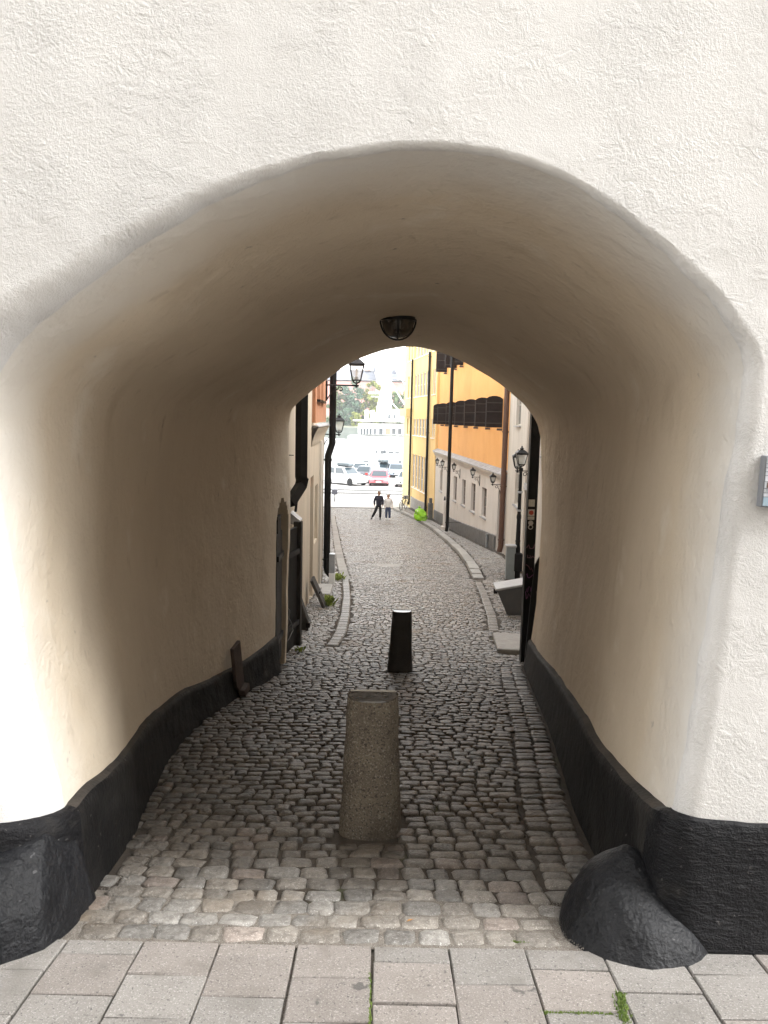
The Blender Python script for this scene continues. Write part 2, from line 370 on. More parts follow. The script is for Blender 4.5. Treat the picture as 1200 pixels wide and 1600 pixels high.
# plinth: a tarred band swept along the foot of the wall
HL = [(-9, .40), (2.6, .39), (2.8, .375), (3.0, .385), (3.25, .40), (3.6, .385), (4.0, .38), (4.4, .375), (5.0, .335), (5.8, .305), (6.4, .275), (6.9, .265), (7.2, .27), (8.0, .36), (8.35, .40), (9, .40)]
HR = [(-9, .50), (2.6, .505), (2.8, .50), (3.0, .475), (3.3, .455), (3.9, .45), (4.4, .46), (4.9, .45), (6.2, .40), (7.4, .36), (8.5, .33), (9, .33)]
def plinth(side):
    tab = np.array(HL if side < 0 else HR); path = []
    xc = wall_x(side, YF, .25); r_ = .25 if side < 0 else .11
    for x in np.r_[4.6, 4.0, 3.5, 3.1, np.linspace(2.6, abs(xc) + r_ + .02, 56)]: path.append((side * x, YF, 0))
    for q in np.linspace(10, 80, 8):
        path.append((xc + side * r_ * (1 - math.sin(R(q))), YF + r_ * (1 - math.cos(R(q))), 0))
    for d in np.arange(YF + r_ + .04, 8.34 if side < 0 else 8.98, .05): path.append((wall_x(side, d, .25), d, 1))
    pts = np.array([(p[0], p[1]) for p in path]); tg = np.gradient(pts, axis=0); tg /= np.linalg.norm(tg, axis=1)[:, None]
    no = np.c_[tg[:, 1], -tg[:, 0]] * side * 1.0
    if no[0][1] > 0: no = -no
    rowsb, rowst = [[], []], []
    prof = [(-.12, 1.0), (.04, .96), (.16, .82), (.3, .72), (.42, .64), (.55, .58), (.68, .54), (.80, .5), (.90, .48), (.965, .40), (1.0, .26)]
    G1 = []
    for (hf, of) in prof:
        row = []
        for i, (x, y) in enumerate(pts):
            inside = path[i][2]; dcur = y if inside else 2.6
            H = float(np.interp(dcur, tab[:, 0], tab[:, 1])) + .010 * nz(x * 2, y * 2, side * 3.3) + .004 * nz(x * 9, y * 9, side)
            if not inside: H = (.385 + .03 * min(1, max(0, (-x - 1.25) * 3)) if side < 0 else .505) + .018 * nz(x * 2.4, 1.2, side * 2) + .006 * nz(x * 9, 3.0, side)
            z0 = float(G(x, y)); o = (.075 if inside else .045) * of + .006 * nz(x * 5, y * 5 + hf * 4, hf * 3) * (1 if hf > 0 else 0)
            row.append((x + no[i][0] * o, y + no[i][1] * o, z0 + H * hf))
        G1.append(row)
    # top ledge sloping up into the plaster
    led = []
    for (o_, dz) in ((.026, 0.0), (-.001, .010), (-.05, .014)):
        row = []
        for i, (x, y) in enumerate(pts):
            p = G1[-1][i]; row.append((x + no[i][0] * o_ if o_ < .02 else p[0], y + no[i][1] * o_ if o_ < .02 else p[1], p[2] + dz))
        led.append(row)
    k = 66
    b1 = MB().grid([r_[:k + 3] for r_ in G1]); b1.grid([r_[:k + 3] for r_ in led]); b1.build('plinth', m_plinth, house, True, smooth=60)
    b2 = MB().grid([r_[k + 2:] for r_ in G1]); e = [r_[-1] for r_ in G1] + [(led[-1][-1])]; b2.v += []; 
    ef = [(p[0] + no[-1][0] * -.12, p[1], p[2]) for p in e]; b2.grid([e, ef]); b2.build('passage_plinth', m_plinth_in, house, True, smooth=60)
    MB().grid([r_[k + 2:] for r_ in led]).build('plinth_ledge', m_ledge, house, True, smooth=60)
plinth(-1); plinth(1)

# ================================================================== ground
def poly_at(pts, y):
    pts = sorted(pts, key=lambda p: p[1]); return float(np.interp(y, [p[1] for p in pts], [p[0] for p in pts]))
LB = [gpx(*p) for p in ((519, 1008), (532, 988), (539, 962), (542, 932), (540, 905), (533, 880), (527, 850), (523, 825), (520, 806))]     # left kerb line
RB = [gpx(*p) for p in ((772, 985), (768, 960), (757, 930), (747, 908))]                                                               # flush band on the right
RK = [gpx(*p) for p in ((748, 905), (735, 882), (722, 865), (704, 848), (680, 828), (655, 813), (632, 802), (616, 795))]              # raised granite kerb on the right
LB = [(p.x, p.y) for p in LB]; RB = [(p.x, p.y) for p in RB]; RK = [(p.x, p.y) for p in RK]
YK = RK[0][1]; YEND = 55.5
def kerb_x(y): return poly_at(RK, y)
def xl(y):
    if y < YB - .1: return wall_x(-1, max(y, YF), .02) + .06
    return -1.30 - (y - 9) * .02 if y < 19.5 else -1.52 - (y - 19.5) * .085
def xr(y):
    if y < YB: return wall_x(1, max(y, YF), .02) - .06
    if y < 26.5: return 3.35 + (y - 9) * .045
    if y < 46: return 4.15 - (y - 26.5) * .061
    return 2.96 - (y - 46) * .13
def raised(x, y): return (.11 * min(1, max(0, (y - YK) / 1.6)) ** .8) if (y > YK and x > kerb_x(y) + .12) else 0.0

def sheet(name, x0, x1, y0, y1, m, dz, nx=2, ny=40, kind='structure', fx=None):
    rows = []
    for y in np.linspace(y0, y1, ny):
        a, b_ = (x0, x1) if fx is None else fx(y)
        rows.append([(x, y, float(G(x, y)) + dz) for x in np.linspace(a, b_, nx)])
    o = MB().grid(rows).build(name, m, None, smooth=60); o['kind'] = kind; return o
street = sheet('street', -9, 9, 2.68, 56.2, m_soil, -.0125, 3, 220)
gs = sheet('gravel_bed', -1.6, 1.4, 2.66, 3.6, m_sand, -.016, 60, 24)   # sandy filled joints at the mouth
for v in gs.data.vertices:
    f = max(0, (v.co.y - 2.95) / .5) + .5 * nz(v.co.x * 2.5, v.co.y * 3, 1.0) * .5; v.co.z += .009 - max(0, min(1, f)) * .030
    v.co.z += .003 * nz(v.co.x * 14, v.co.y * 14, 0)
pave = sheet('pavement', -6, 6, -4, 2.70, m_sand, -.020, 2, 16)
_s0 = YK + 1.5
side = sheet('sidewalk', 0, 0, _s0, 56.0, m_soil, .076, 2, 60, fx=lambda y: (kerb_x(y) + .10, kerb_x(y) + 6))

# stone template: rounded quad in rings
def stone_geo(cx, cy, hw, hd, rot, ztop, dome, corner, rng, near, dzf=0.0):
    """returns verts, faces of one sett; corner: 0 round .. 1 square"""
    ang = np.array([-157, -112, -68, -22, 22, 68, 112, 157]) if near else np.array([-135, -45, 45, 135])
    if near:
        ux = np.array([-1, -.74, .74, 1, 1, .74, -.74, -1]) ; uy = np.array([-.72, -1, -1, -.72, .72, 1, 1, .72])
        j = rng.uniform(-.15, .15, (8, 2))
    else:
        ux = np.array([-1, 1, 1, -1.0]); uy = np.array([-1, -1, 1, 1.0]); j = rng.uniform(-.14, .14, (4, 2))
    n = len(ux); c, s = math.cos(rot), math.sin(rot); V = []
    rings = ((1.0, -.05), (1.0, -.009 - dome * .6), (.86, -.0015), (.48, dome * .6)) if near else ((1.0, -.035), (.82, 0.0))
    tx, ty = rng.normal(0, .026, 2) * (.35 if cy < 3.2 else 1)
    for sc, dz in rings:
        for k in range(n):
            ex, ey = (sc * hw if sc == 1 else hw - (1 - sc) * min(hw, hd) * 1.0), (hd if sc == 1 else hd - (1 - sc) * min(hw, hd))
            x = (ux[k] + j[k, 0] * .9) * ex; y = (uy[k] + j[k, 1]) * ey
            X, Y = cx + x * c - y * s, cy + x * s + y * c
            V.append((X, Y, float(G(X, Y)) + ztop + dz + dzf + (X - cx) * tx + (Y - cy) * ty + (rng.normal(0, .0018) if near and sc < 1 else 0)))
    V.append((cx, cy, float(G(cx, cy)) + ztop + dome + dzf))
    F = [(r_ * n + k, r_ * n + (k + 1) % n, (r_ + 1) * n + (k + 1) % n, (r_ + 1) * n + k) for r_ in range(len(rings) - 1) for k in range(n)]
    b0 = (len(rings) - 1) * n; F += [(b0 + k, b0 + (k + 1) % n, len(V) - 1) for k in range(n)]
    return V, F
def tint_mesh(me, cols):
    a = me.color_attributes.new('tint', 'FLOAT_COLOR', 'POINT'); a.data.foreach_set('color', np.asarray(cols, np.float32).ravel())
def seg_dist(pts, x, y):
    best = 9
    for (ax, ay), (bx, by) in zip(pts[:-1], pts[1:]):
        dx, dy = bx - ax, by - ay; t = max(0, min(1, ((x - ax) * dx + (y - ay) * dy) / (dx * dx + dy * dy))); best = min(best, math.hypot(x - ax - t * dx, y - ay - t * dy))
    return best
BOL = [(-.036, 3.83, .23), (.222, 8.6, .22)]
GUARD = [(1.0, 2.80, .27), (-1.40, 2.70, .28)]
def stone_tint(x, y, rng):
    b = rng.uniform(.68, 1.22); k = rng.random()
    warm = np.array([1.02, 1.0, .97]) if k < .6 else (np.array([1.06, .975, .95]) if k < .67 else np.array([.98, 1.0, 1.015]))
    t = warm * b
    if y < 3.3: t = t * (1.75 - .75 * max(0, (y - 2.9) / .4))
    dk = min(1, max(0, (y - 3.1) / .5)) * min(1, max(0, (8.9 - y) / 1.2)) * (.75 + .5 * nz(x * .9, y * .7, 3.0)); t = t * (1 - dk * np.array([.40, .46, .53]))      # stones turned browner and darker along the passage
    if y > 8: t = t * min(1.8, 1 + (y - 8) * .10) * np.array([.97, 1.0, 1.035])  # stones beyond lightened in colour to make up for the blocked sun
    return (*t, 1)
def place_ok(x, y, hw, hd):
    if seg_dist(LB, x, y) < (.115 if y < LB[4][1] else .155) + hw * .35: return False
    if seg_dist(RB, x, y) < .11 + hw * .35: return False
    if y > YK - .25 and seg_dist(RK, x, y) < .21 + hw * .3: return False
    for bx, by, br in BOL:
        if abs(x - bx) < br * .62 + hw * .3 and abs(y - by) < br * .75 + hd * .3: return False
    for bx, by, br in GUARD:
        if math.hypot(x - bx, y - by) < br: return False
    if 9.78 < y < 11.36 and 1.62 < x < 2.3: return False
    return True
stones = []
y = 2.69; row = 0
rng = np.random.default_rng(5)
while y < YEND:
    if y < 2.78: dep = .115
    elif y < 3.4: dep = rng.uniform(.10, .125)
    elif y < 9: dep = rng.uniform(.078, .098)
    elif y < 24: dep = rng.uniform(.085, .105)
    else: dep = rng.uniform(.105, .125)
    a, b_ = xl(y), xr(y); strip = .30 if 3.0 < y < 8.9 else 0.0
    x = a + rng.uniform(-.1, .04)
    while x < b_ - strip:
        wd = rng.uniform(.12, .165) if y < 2.9 else (rng.uniform(.10, .16) if y < 3.5 else rng.uniform(.075, .135))
        if x + wd > b_ - strip - .05: wd = max(.09, b_ - strip - x)
        cx_, cy_ = x + wd / 2, y + dep / 2
        wob = .03 * math.sin(cx_ * 2.1 + row * .05) + .008 * math.sin(cx_ * 5.3 + row * .5) + .006 * nz(cx_ * .9, y * .5, 5.0)
        wob *= min(1, max(.12, (y - 2.7) / .6))
        cy_ += wob
        stones.append((cx_, cy_, wd / 2 - .0045, dep / 2 - .0045, rng.normal(0, .035) + .06 * math.cos(cx_ * 2.1 + row * .05)))
        x += wd
    if strip:       # lengthways gutter stones along the right wall
        pass
    y += dep; row += 1
y = 3.06
while y < 8.9:      # gutter: one column of crosswise stones along the right wall
    ln = rng.uniform(.085, .11); b_ = xr(y)
    for k in range(2): stones.append((b_ - .215 + k * .135 + rng.normal(0, .004), y + ln / 2 + rng.normal(0, .006), .064, ln / 2 - .005, .06 + rng.normal(0, .03)))
    y += ln
stones = [s for s in stones if place_ok(*s[:4]) and s[0] > -8 and s[1] > 2.66 + s[3]]
def on_screen(x, y, z):
    v = CROT.transposed() @ (Vector((x, y, z)) - CAM); 
    return 600 + FPX * v.x / -v.z, 800 - FPX * v.y / -v.z, -v.z
def shows(s):
    px, py, dp = on_screen(s[0], s[1], float(G(s[0], s[1]))); return 0 < px < 1200 and py < 1600
vis = [s for s in stones if shows(s)]
vis.sort(key=lambda s: -(s[2] * s[3] / s[1] ** 3)); PARTS = vis[:300]; pset = set(id(s) for s in PARTS)
V, F, T = [], [], []
for s in stones:
    near = s[1] < 12; yv = s[1]
    worn = yv < 3.25
    dome = rng.uniform(.000, .0015) if worn else rng.uniform(.001, .0045)
    zt = rng.uniform(-.003, .003) if worn else rng.uniform(-.007, .006)
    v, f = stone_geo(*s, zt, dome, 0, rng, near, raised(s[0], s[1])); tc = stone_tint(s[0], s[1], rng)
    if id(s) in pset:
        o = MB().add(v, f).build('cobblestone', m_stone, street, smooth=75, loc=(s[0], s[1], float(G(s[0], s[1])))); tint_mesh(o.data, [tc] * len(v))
    else:
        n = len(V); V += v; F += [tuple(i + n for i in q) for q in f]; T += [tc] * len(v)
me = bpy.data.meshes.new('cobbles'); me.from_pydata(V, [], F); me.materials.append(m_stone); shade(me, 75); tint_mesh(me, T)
cob = bpy.data.objects.new('cobble_paving', me); COL.objects.link(cob); cob.parent = street; cob['kind'] = 'stuff'

# kerb bands: chained stones
def band(name, pts, width, ln, gap, height, top, m, rng, gain=1.0, ramp=0):
    root = bpy.data.objects.new(name, None); COL.objects.link(root); root['kind'] = 'structure'
    P_ = np.array(pts); d = np.r_[0, np.cumsum(np.linalg.norm(np.diff(P_, axis=0), axis=1))]; s = 0.0
    c0 = P_[0]; root.location = (c0[0], c0[1], float(G(*c0)))
    at = lambda t: np.array([np.interp(t, d, P_[:, 0]), np.interp(t, d, P_[:, 1])])
    while s < d[-1] - .15:
        l = min(ln * rng.uniform(.75, 1.25), d[-1] - s); a, b_ = at(s + gap / 2), at(s + l - gap / 2)
        t = (b_ - a) / np.linalg.norm(b_ - a); n = np.array([-t[1], t[0]]); hw = width / 2 * rng.uniform(.94, 1.05); e = min(.02, hw * .2); jt = rng.uniform(-.004, .004)
        vs = []
        for (ins, dz) in ((0, -height), (0, top - .014), (e, top)):
            for (p, sg) in ((a + t * ins, -1), (b_ - t * ins, -1), (b_ - t * ins, 1), (a + t * ins, 1)):
                q = p + n * sg * (hw - ins); vs.append((q[0], q[1], float(G(*q)) + dz + jt - (max(0, 1 - s / ramp) * top * .6 if ramp else 0)))
        fs = [(i, (i + 1) % 4, (i + 1) % 4 + 4, i + 4) for i in range(4)] + [(i + 4, (i + 1) % 4 + 4, (i + 1) % 4 + 8, i + 8) for i in range(4)] + [(8, 9, 10, 11)]
        mid = (a + b_) / 2; o = MB().add(vs, fs).build('kerb_stone', m, root, loc=(mid[0], mid[1], float(G(*mid)))); k = gain * rng.uniform(.8, 1.1); tint_mesh(o.data, [(k, k, k * .98, 1)] * len(vs))
        s += l
    return root
rb = np.random.default_rng(3)
band('left_kerb', LB[:5], .165, .27, .016, .06, .004, m_stone, rb, 1.0)
band('left_kerb', LB[4:], .27, 1.0, .012, .08, .008, m_kerb, rb, .85)
band('right_kerb', RB, .165, .27, .016, .06, .004, m_stone, rb, 1.05)
band('right_kerb', RK, .30, 1.1, .012, .10, .115, m_kerb, rb, .92, 1.6)

# front pavement slabs
rs = np.random.default_rng(8)
COLX = -.007
firsts = {-6: 2.45, -5: 2.52, -4: 2.478, -3: 2.585, -2: 2.47, -1: 2.59, 0: 2.472, 1: 2.57, 2: 2.452, 3: 2.555, 4: 2.43, 5: 2.535, 6: 2.45}
firsts = {k: firsts.get(k, 2.46 + .09 * (k % 2)) for k in range(-12, 14)}
for k in range(-11, 13):
    xa, xb = COLX + (k - 1) * .286 + rs.uniform(-.004, .004), COLX + k * .286
    seams = [2.675, firsts[k]]
    while seams[-1] > 1.45: seams.append(seams[-1] - .2305)
    for y1, y0 in zip(seams[:-1], seams[1:]):
        if abs(xa) > 3.3: continue
        g = .003; z = rs.uniform(-.003, .003); tl = rs.uniform(-.002, .002); vs = []
        for ins, dz in ((0, -.04), (0, -.005), (.004, 0)):
            for x, y in ((xa + g + ins, y0 + g + ins), (xb - g - ins, y0 + g + ins), (xb - g - ins, y1 - g - ins), (xa + g + ins, y1 - g - ins)):
                vs.append((x + rs.uniform(-.002, .002), y + rs.uniform(-.002, .002), float(G(x, y)) + dz + z + tl * (x - xa) * 4))
        fs = [(i, (i + 1) % 4, (i + 1) % 4 + 4, i + 4) for i in range(4)] + [(i + 4, (i + 1) % 4 + 4, (i + 1) % 4 + 8, i + 8) for i in range(4)] + [(8, 9, 10, 11)]
        mx, my = (xa + xb) / 2, (y0 + y1) / 2
        o = MB().add(vs, fs).build('paving_slab', m_slab, pave, loc=(mx, my, float(G(mx, my)))); b = rs.uniform(.9, 1.06); pk = rs.random() < .35
        tint_mesh(o.data, [(b * (1.03 if pk else 1), b * (.99 if pk else 1), b * (.975 if pk else 1), 1)] * len(vs))
# loose grit in the corner by the domed guard stone and along the left foot
V, F = [], []
for i in range(1500):
    k = i % 3
    if k == 0: x, y = rs.normal(.77, .035), rs.uniform(2.68, 3.05)
    elif k == 1: x, y = rs.normal(-1.09, .03), rs.uniform(2.75, 3.6)
    else: x, y = rs.uniform(-1.1, .8), rs.uniform(2.67, 3.1)
    r_ = rs.uniform(.0012, .0034); z = float(G(x, y)) + (.002 if k < 2 else -.006); n = len(V)
    V += [(x + r_, y, z), (x - r_ * .6, y + r_, z), (x - r_ * .6, y - r_, z), (x, y, z + r_ * 1.2), (x + r_ * .2, y + r_ * .9, z + r_ * .6)]
    F += [(n, n + 4, n + 3), (n + 4, n + 1, n + 3), (n + 1, n + 2, n + 3), (n + 2, n, n + 3)]
m_grit = mat('grit', (.26, .24, .215), (.12, .105, .09), 60, .9, world=True)
o = MB().add(V, F).build('gravel', m_grit); o['kind'] = 'stuff'
# ================================================================== houses along the street
m_orange = mat('orange_render', (.74, .385, .125), (.69, .34, .10), .9, .9, stretch=(1, 1, .75), spots=((1.1, .60, .85, (.60, .28, .085), 4),), bumps=((30, 4, .6, .006),))
m_yellow = mat('yellow_render', (.74, .53, .235), (.69, .48, .20), .7, .9, stretch=(1, 1, .8), bumps=((30, 4, .6, .006),))
m_paley = mat('pale_yellow_render', (.70, .56, .28), (.66, .52, .25), 1.0, .9, bumps=((30, 4, .6, .006),))
m_grey = mat('grey_render', (.60, .565, .525), (.54, .505, .465), 1.5, .9, stretch=(1, 1, .35), spots=((2, .62, .8, (.30, .27, .24), 4, True),), bumps=((30, 4, .6, .006),))
m_base = mat('grey_base', (.13, .125, .12), (.09, .085, .08), 4, .8, bumps=((40, 4, .6, .005),))
m_cream = mat('cream_render', (.56, .475, .365), (.47, .395, .30), 1.8, .9, stretch=(1, 1, .3), spots=((3, .6, .8, (.36, .29, .21), 4, True),), bumps=((30, 4, .6, .006),))
m_terra = mat('terracotta_render', (.50, .235, .125), (.40, .185, .10), 2, .9, stretch=(1, 1, .3), spots=((4, .6, .8, (.28, .16, .10), 4, True),), bumps=((30, 4, .6, .006),))
m_offw = mat('old_white_render', (.56, .52, .46), (.47, .43, .375), 2.2, .9, stretch=(1, 1, .3), bumps=((30, 4, .6, .006),))
m_frame = mat('window_paint', (.50, .47, .41), (.42, .39, .34), 20, .6)
m_white = mat('white_paint', (.78, .77, .74), rough=.5)
m_pane = mat('window_glass', (.035, .042, .05), (.12, .13, .14), .9, .06, spec=.8, world=True)
m_pane2 = mat('bright_window_glass', (.12, .125, .125), (.24, .24, .235), .8, .08, spec=.8, world=True)
m_door = mat('brown_door', (.085, .05, .032), (.06, .035, .022), 12, .5, stretch=(8, 8, 1))
m_gdoor = mat('grey_door', (.22, .215, .205), (.18, .17, .16), 9, .6)
m_copper = mat('brown_pipe_paint', (.105, .05, .03), (.08, .038, .025), 5, .5)
m_sheet = mat('sheet_metal', (.38, .39, .40), (.20, .19, .185), 5, .5, metal=.4)
m_wood = mat('grey_wood', (.075, .068, .06), (.03, .026, .023), 6, .8, stretch=(14, 14, 1.5), bumps=((25, 4, .6, .006, 'st'),))
m_rust = mat('rusted_iron', (.06, .042, .038), (.10, .07, .055), 9, .7, bumps=((40, 4, .6, .006),))
m_dark = mat('dark_interior', (.012, .011, .010), rough=.9)

def facade(mb, u0, u1, z0, z1, ops, depth=.16, thick=.45, v0=0.0):
    us = sorted({u0, u1, *[o[0] for o in ops], *[o[1] for o in ops]}); zs = sorted({z0, z1, *[o[2] for o in ops], *[o[3] for o in ops]})
    for a, b_ in zip(us[:-1], us[1:]):
        for c, d in zip(zs[:-1], zs[1:]):
            mu, mz = (a + b_) / 2, (c + d) / 2
            if any(o[0] < mu < o[1] and o[2] < mz < o[3] for o in ops): continue
            mb.add([(a, v0, c), (b_, v0, c), (b_, v0, d), (a, v0, d)], [(3, 2, 1, 0)])
    for o in ops:
        a, b_, c, d = o[:4]; y = v0 - depth
        mb.add([(a, v0, c), (b_, v0, c), (b_, v0, d), (a, v0, d), (a, y, c), (b_, y, c), (b_, y, d), (a, y, d)],
               [(0, 1, 5, 4), (1, 2, 6, 5), (2, 3, 7, 6), (3, 0, 4, 7), (4, 5, 6, 7)])
    y = v0 - thick
    mb.add([(u0, v0, z0), (u1, v0, z0), (u1, v0, z1), (u0, v0, z1), (u0, y, z0), (u1, y, z0), (u1, y, z1), (u0, y, z1)],
           [(1, 2, 6, 5), (2, 3, 7, 6), (3, 0, 4, 7), (4, 5, 6, 7)])
    return mb
def window(root, a, b_, c, d, v0=0.0, depth=.16, bars=(1, 2), sill=True, fm=None, pm=None, fw=.05, sm=None):
    fm = fm or m_frame; pm = pm or m_pane; y0, y1 = v0 - depth + .004, v0 - depth + .05
    mb = MB(); mb.box(a + .002, a + fw, y0, y1, c + .002, d - .002); mb.box(b_ - fw, b_ - .002, y0, y1, c + .002, d - .002)
    mb.box(a + fw, b_ - fw, y0, y1, c + .002, c + fw); mb.box(a + fw, b_ - fw, y0, y1, d - fw, d - .002)
    for k in range(1, bars[0] + 1):
        u = a + (b_ - a) * k / (bars[0] + 1); mb.box(u - .022, u + .022, y0 + .003, y1 - .003, c + fw, d - fw)
    for k in range(1, bars[1] + 1):
        z = c + (d - c) * k / (bars[1] + 1); mb.box(a + fw, b_ - fw, y0 + .005, y1 - .006, z - .016, z + .016)
    wdw = mb.build('window', fm, root)
    mb = MB(); mb.box(a + fw * .5, b_ - fw * .5, y0 + .008, y0 + .018, c + fw * .5, d - fw * .5); mb.build('pane', pm, wdw)
    if sill: mb = MB(); mb.box(a - .05, b_ + .05, v0 - depth + .05, v0 + .07, c - .05, c - .003); mb.build('sill', sm or m_sheet, wdw)
    return wdw
def rect(fr, p, out=0.0):
    """pixel rectangle (x0,x1,y0,y1 at the middle) to wall coordinates"""
    u0, _ = fr.hit(p[0], (p[2] + p[3]) / 2, out); u1, _ = fr.hit(p[1], (p[2] + p[3]) / 2, out)
    um = (p[0] + p[1]) / 2; _, z1 = fr.hit(um, p[2], out); _, z0 = fr.hit(um, p[3], out)
    return (min(u0, u1), max(u0, u1), z0, z1)
def house_root(name, label, fr, u=0.0, group=None, cat='house'):
    p = fr.pt(0, 0, 0); return thing(name, label, cat, (p.x, p.y, fr.o.z), fr.rz, group)
def downpipe(name, label, fr, u, v, ztop, zbot, r, m, jog=None, group='rain pipes on the street fronts', shoe=.16, clips=3, fl=1):
    p = fr.pt(u, 0, zbot); root = thing(name, label, 'drainpipe', (p.x, p.y, p.z), fr.rz, group); h = ztop - zbot
    pts = [(0, v, h)]
    if jog: zj, dv, du = jog; pts += [(0, v, zj + .16 - zbot), (du, v + dv, zj - .16 - zbot)]; vv = v + dv; uu = du
    else: vv = v; uu = 0
    pts += [(uu, vv, .28), (uu, vv + .02, .20), (uu, vv + shoe, .06)]
    MB().tube(pts, r, 10).build('pipe', m, root, smooth=50)
    for k in range(clips):
        z = .5 + (h - .8) * k / max(1, clips - 1); zj_ = (jog[0] - zbot) if jog else -1
        q = (0, v) if (jog and z > zj_) or not jog else (uu, vv)
        mb = MB(); mb.lathe([(r * 1.2, z - .025), (r * 1.2, z + .025)], 10, (q[0], q[1], 0)); mb.box(q[0] - .012, q[0] + .012, min(0, q[1] - .2), q[1] - r * .9, z - .012, z + .012); mb.build('clip', m, root)
    return root

# ---- right side, far: orange house with a grey ground floor
g0, g1 = gpx(787, 869), gpx(678, 812)
FG = Frame((g0.x, g0.y), (g1.x, g1.y), float(G(g0.x, g0.y)))
LG = FG.L
zc = FG.hit(735, 723)[1]
hg = house_root('orange_house', 'orange house with black iron shutters above a pale grey ground floor', FG)
wpx = [(687.5, 691, 735, 768), (708.5, 713.5, 744, 783), (721.5, 727, 749, 790), (736, 742.5, 755, 800), (752.5, 760, 762, 809)]
ops = [rect(FG, p) for p in wpx]
dr = rect(FG, (777.5, 785, 767, 868)); dz = FG.ground(dr[0]) + .12
dop = (dr[0], dr[0] + .95, dz, dr[3])
facade(MB(), 0, LG, -2.5, zc, ops + [dop], v0=0.0).build('ground_floor_wall', m_grey, hg)
for o_ in ops: window(hg, *o_, bars=(1, 2), pm=m_pane2, fm=mat('brown_window_paint', (.16, .12, .10), rough=.6) if o_ is ops[0] else bpy.data.materials['brown_window_paint'])
mb = MB(); mb.box(dop[0] + .01, dop[1] - .01, -.15, -.10, dop[2] + .01, dop[3] - .01); dd_ = mb.build('door', m_gdoor, hg)
mb = MB(); mb.box(dop[0] + .12, dop[0] + .16, -.10, -.06, dop[2] + .9, dop[2] + 1.25); mb.build('handle', m_white, dd_)
# dark base course following the slope
rows = []
for k, (v, dzz) in enumerate(((.0, .55), (.05, .52), (.05, -.3))):
    rows.append([(u, v, FG.ground(u) + .11 + dzz) for u in np.linspace(dop[1] + .1, LG, 24)])
MB().grid(rows).build('base_course', m_base, hg, smooth=30)
# cornice and its little lead roof
prof = [(0, -.30), (.06, -.28), (.09, -.18), (.16, -.12), (.20, -.03), (.20, .02)]
MB().grid([[(u, v, zc + z) for u in (-.02, LG + .05)] for v, z in prof]).build('cornice', m_grey, hg, smooth=40)
MB().add([(-.02, .22, zc + .02), (LG + .05, .22, zc + .02), (LG + .05, -.10, zc + .16), (-.02, -.10, zc + .16), (-.02, .22, zc - .01), (LG + .05, .22, zc - .01)], [(0, 1, 2, 3), (4, 5, 1, 0)]).build('lead_flashing', m_sheet, hg)
facade(MB(), .05, LG - .05, zc - .02, zc + 7.8, [], v0=-.10).build('upper_wall', m_orange, hg)
mb = MB(); mb.box(-.1, LG + .1, -3.0, .25, zc + 7.8, zc + 8.1); mb.build('roof', m_sheet, hg)
# folded-out arched iron shutters, seen end on down the street; each beside a narrow opening
m_shut = mat('shutter_iron', (.016, .0135, .014), (.028, .024, .023), 3, .75, spec=.15, bumps=((18, 3, .5, .004),))
m_seam = mat('shutter_edge', (.032, .028, .028), rough=.6)
def shutter(u, zb, h, ang=0.0, wd=.64):
    c, s = math.sin(R(ang)), math.cos(R(ang)); N = 8
    poly = [(0, 0), (wd, 0)] + [(wd * (.5 + .5 * math.cos(q)), h - .16 + .16 * math.sin(q)) for q in np.linspace(0, math.pi, N)]
    f = lambda off: (lambda p: (u + c * p[0] + off, -.09 + s * p[0], zb + p[1]))
    o = MB().prism(poly, f(0), f(.03)).build('shutter', m_shut, hg)
    for z in (.16, h * .5, h - .26): MB().obox((u + c * wd / 2 - .008, -.09 + s * wd / 2, zb + z), (.016, wd * .96, .035), Matrix.Rotation(-R(ang), 3, 'Z')).build('strap', m_seam, o)
    MB().obox((u - .012 + c * (wd - .02), -.09 + s * (wd - .02), zb + h * .44), (.03, .03, h * .86), Matrix.Rotation(-R(ang), 3, 'Z')).build('edge_bar', m_seam, o)
    mb = MB(); mb.box(u - .02, u + .06, -.1, .10, zb - .11, zb - .03); mb.build('hinge_bracket', m_rust, o)
    mb = MB(); mb.box(u + .05, u + .95, -.10, -.085, zb + .02, zb + h - .1); mb.build('opening', m_dark, o)
_, zs1 = FG.hit(770, 668, 0.3); _, zs0 = FG.hit(772, 618, 0.3); hsh = zs0 - zs1
for px_, a in ((759, 2), (742, 1), (725, -2), (710.6, 3), (696.6, 2), (683.6, 1), (677, 0)):
    u, _ = FG.hit(px_, 645, .55); shutter(u, zs1, hsh, a)
_, zu = FG.hit(690, 579, 0.4)
for px_, a in ((742, 0), (718, 2), (704, -1), (695, 1), (681.5, 2)):
    u, _ = FG.hit(px_, 570, .55); shutter(u, zu, hsh * 1.12, a)
# ---- yellow house
u46 = gpx(678, 812); yv = Vector((-.136, .99)); 
FY = Frame((g1.x - .05, g1.y + .02), (g1.x - .05 + yv.x * 15, g1.y + yv.y * 15), float(G(0, g1.y)))
hy = house_root('yellow_house', 'tall yellow house with rows of narrow windows, next to the far end', FY)
uf = FY.hit(642.5, 780)[0]; ue = FY.hit(633.5, 760)[0]
rowspx = ((560, 548, 520), (659, 582, 619), (659, 655, 683), (654, 713, 766))
opsY = []
ua, ub = FY.hit(669.5, 640)[0], FY.hit(646.5, 640)[0]
zr = [(FY.hit(659, 583)[1], FY.hit(659, 619)[1]), (FY.hit(658, 654.5)[1], FY.hit(658, 681.5)[1]), (FY.hit(655, 712)[1], FY.hit(655, 766)[1])]
zr.insert(0, (zr[0][0] + (zr[0][1] - zr[1][1]), zr[0][1] + (zr[0][1] - zr[1][1])))
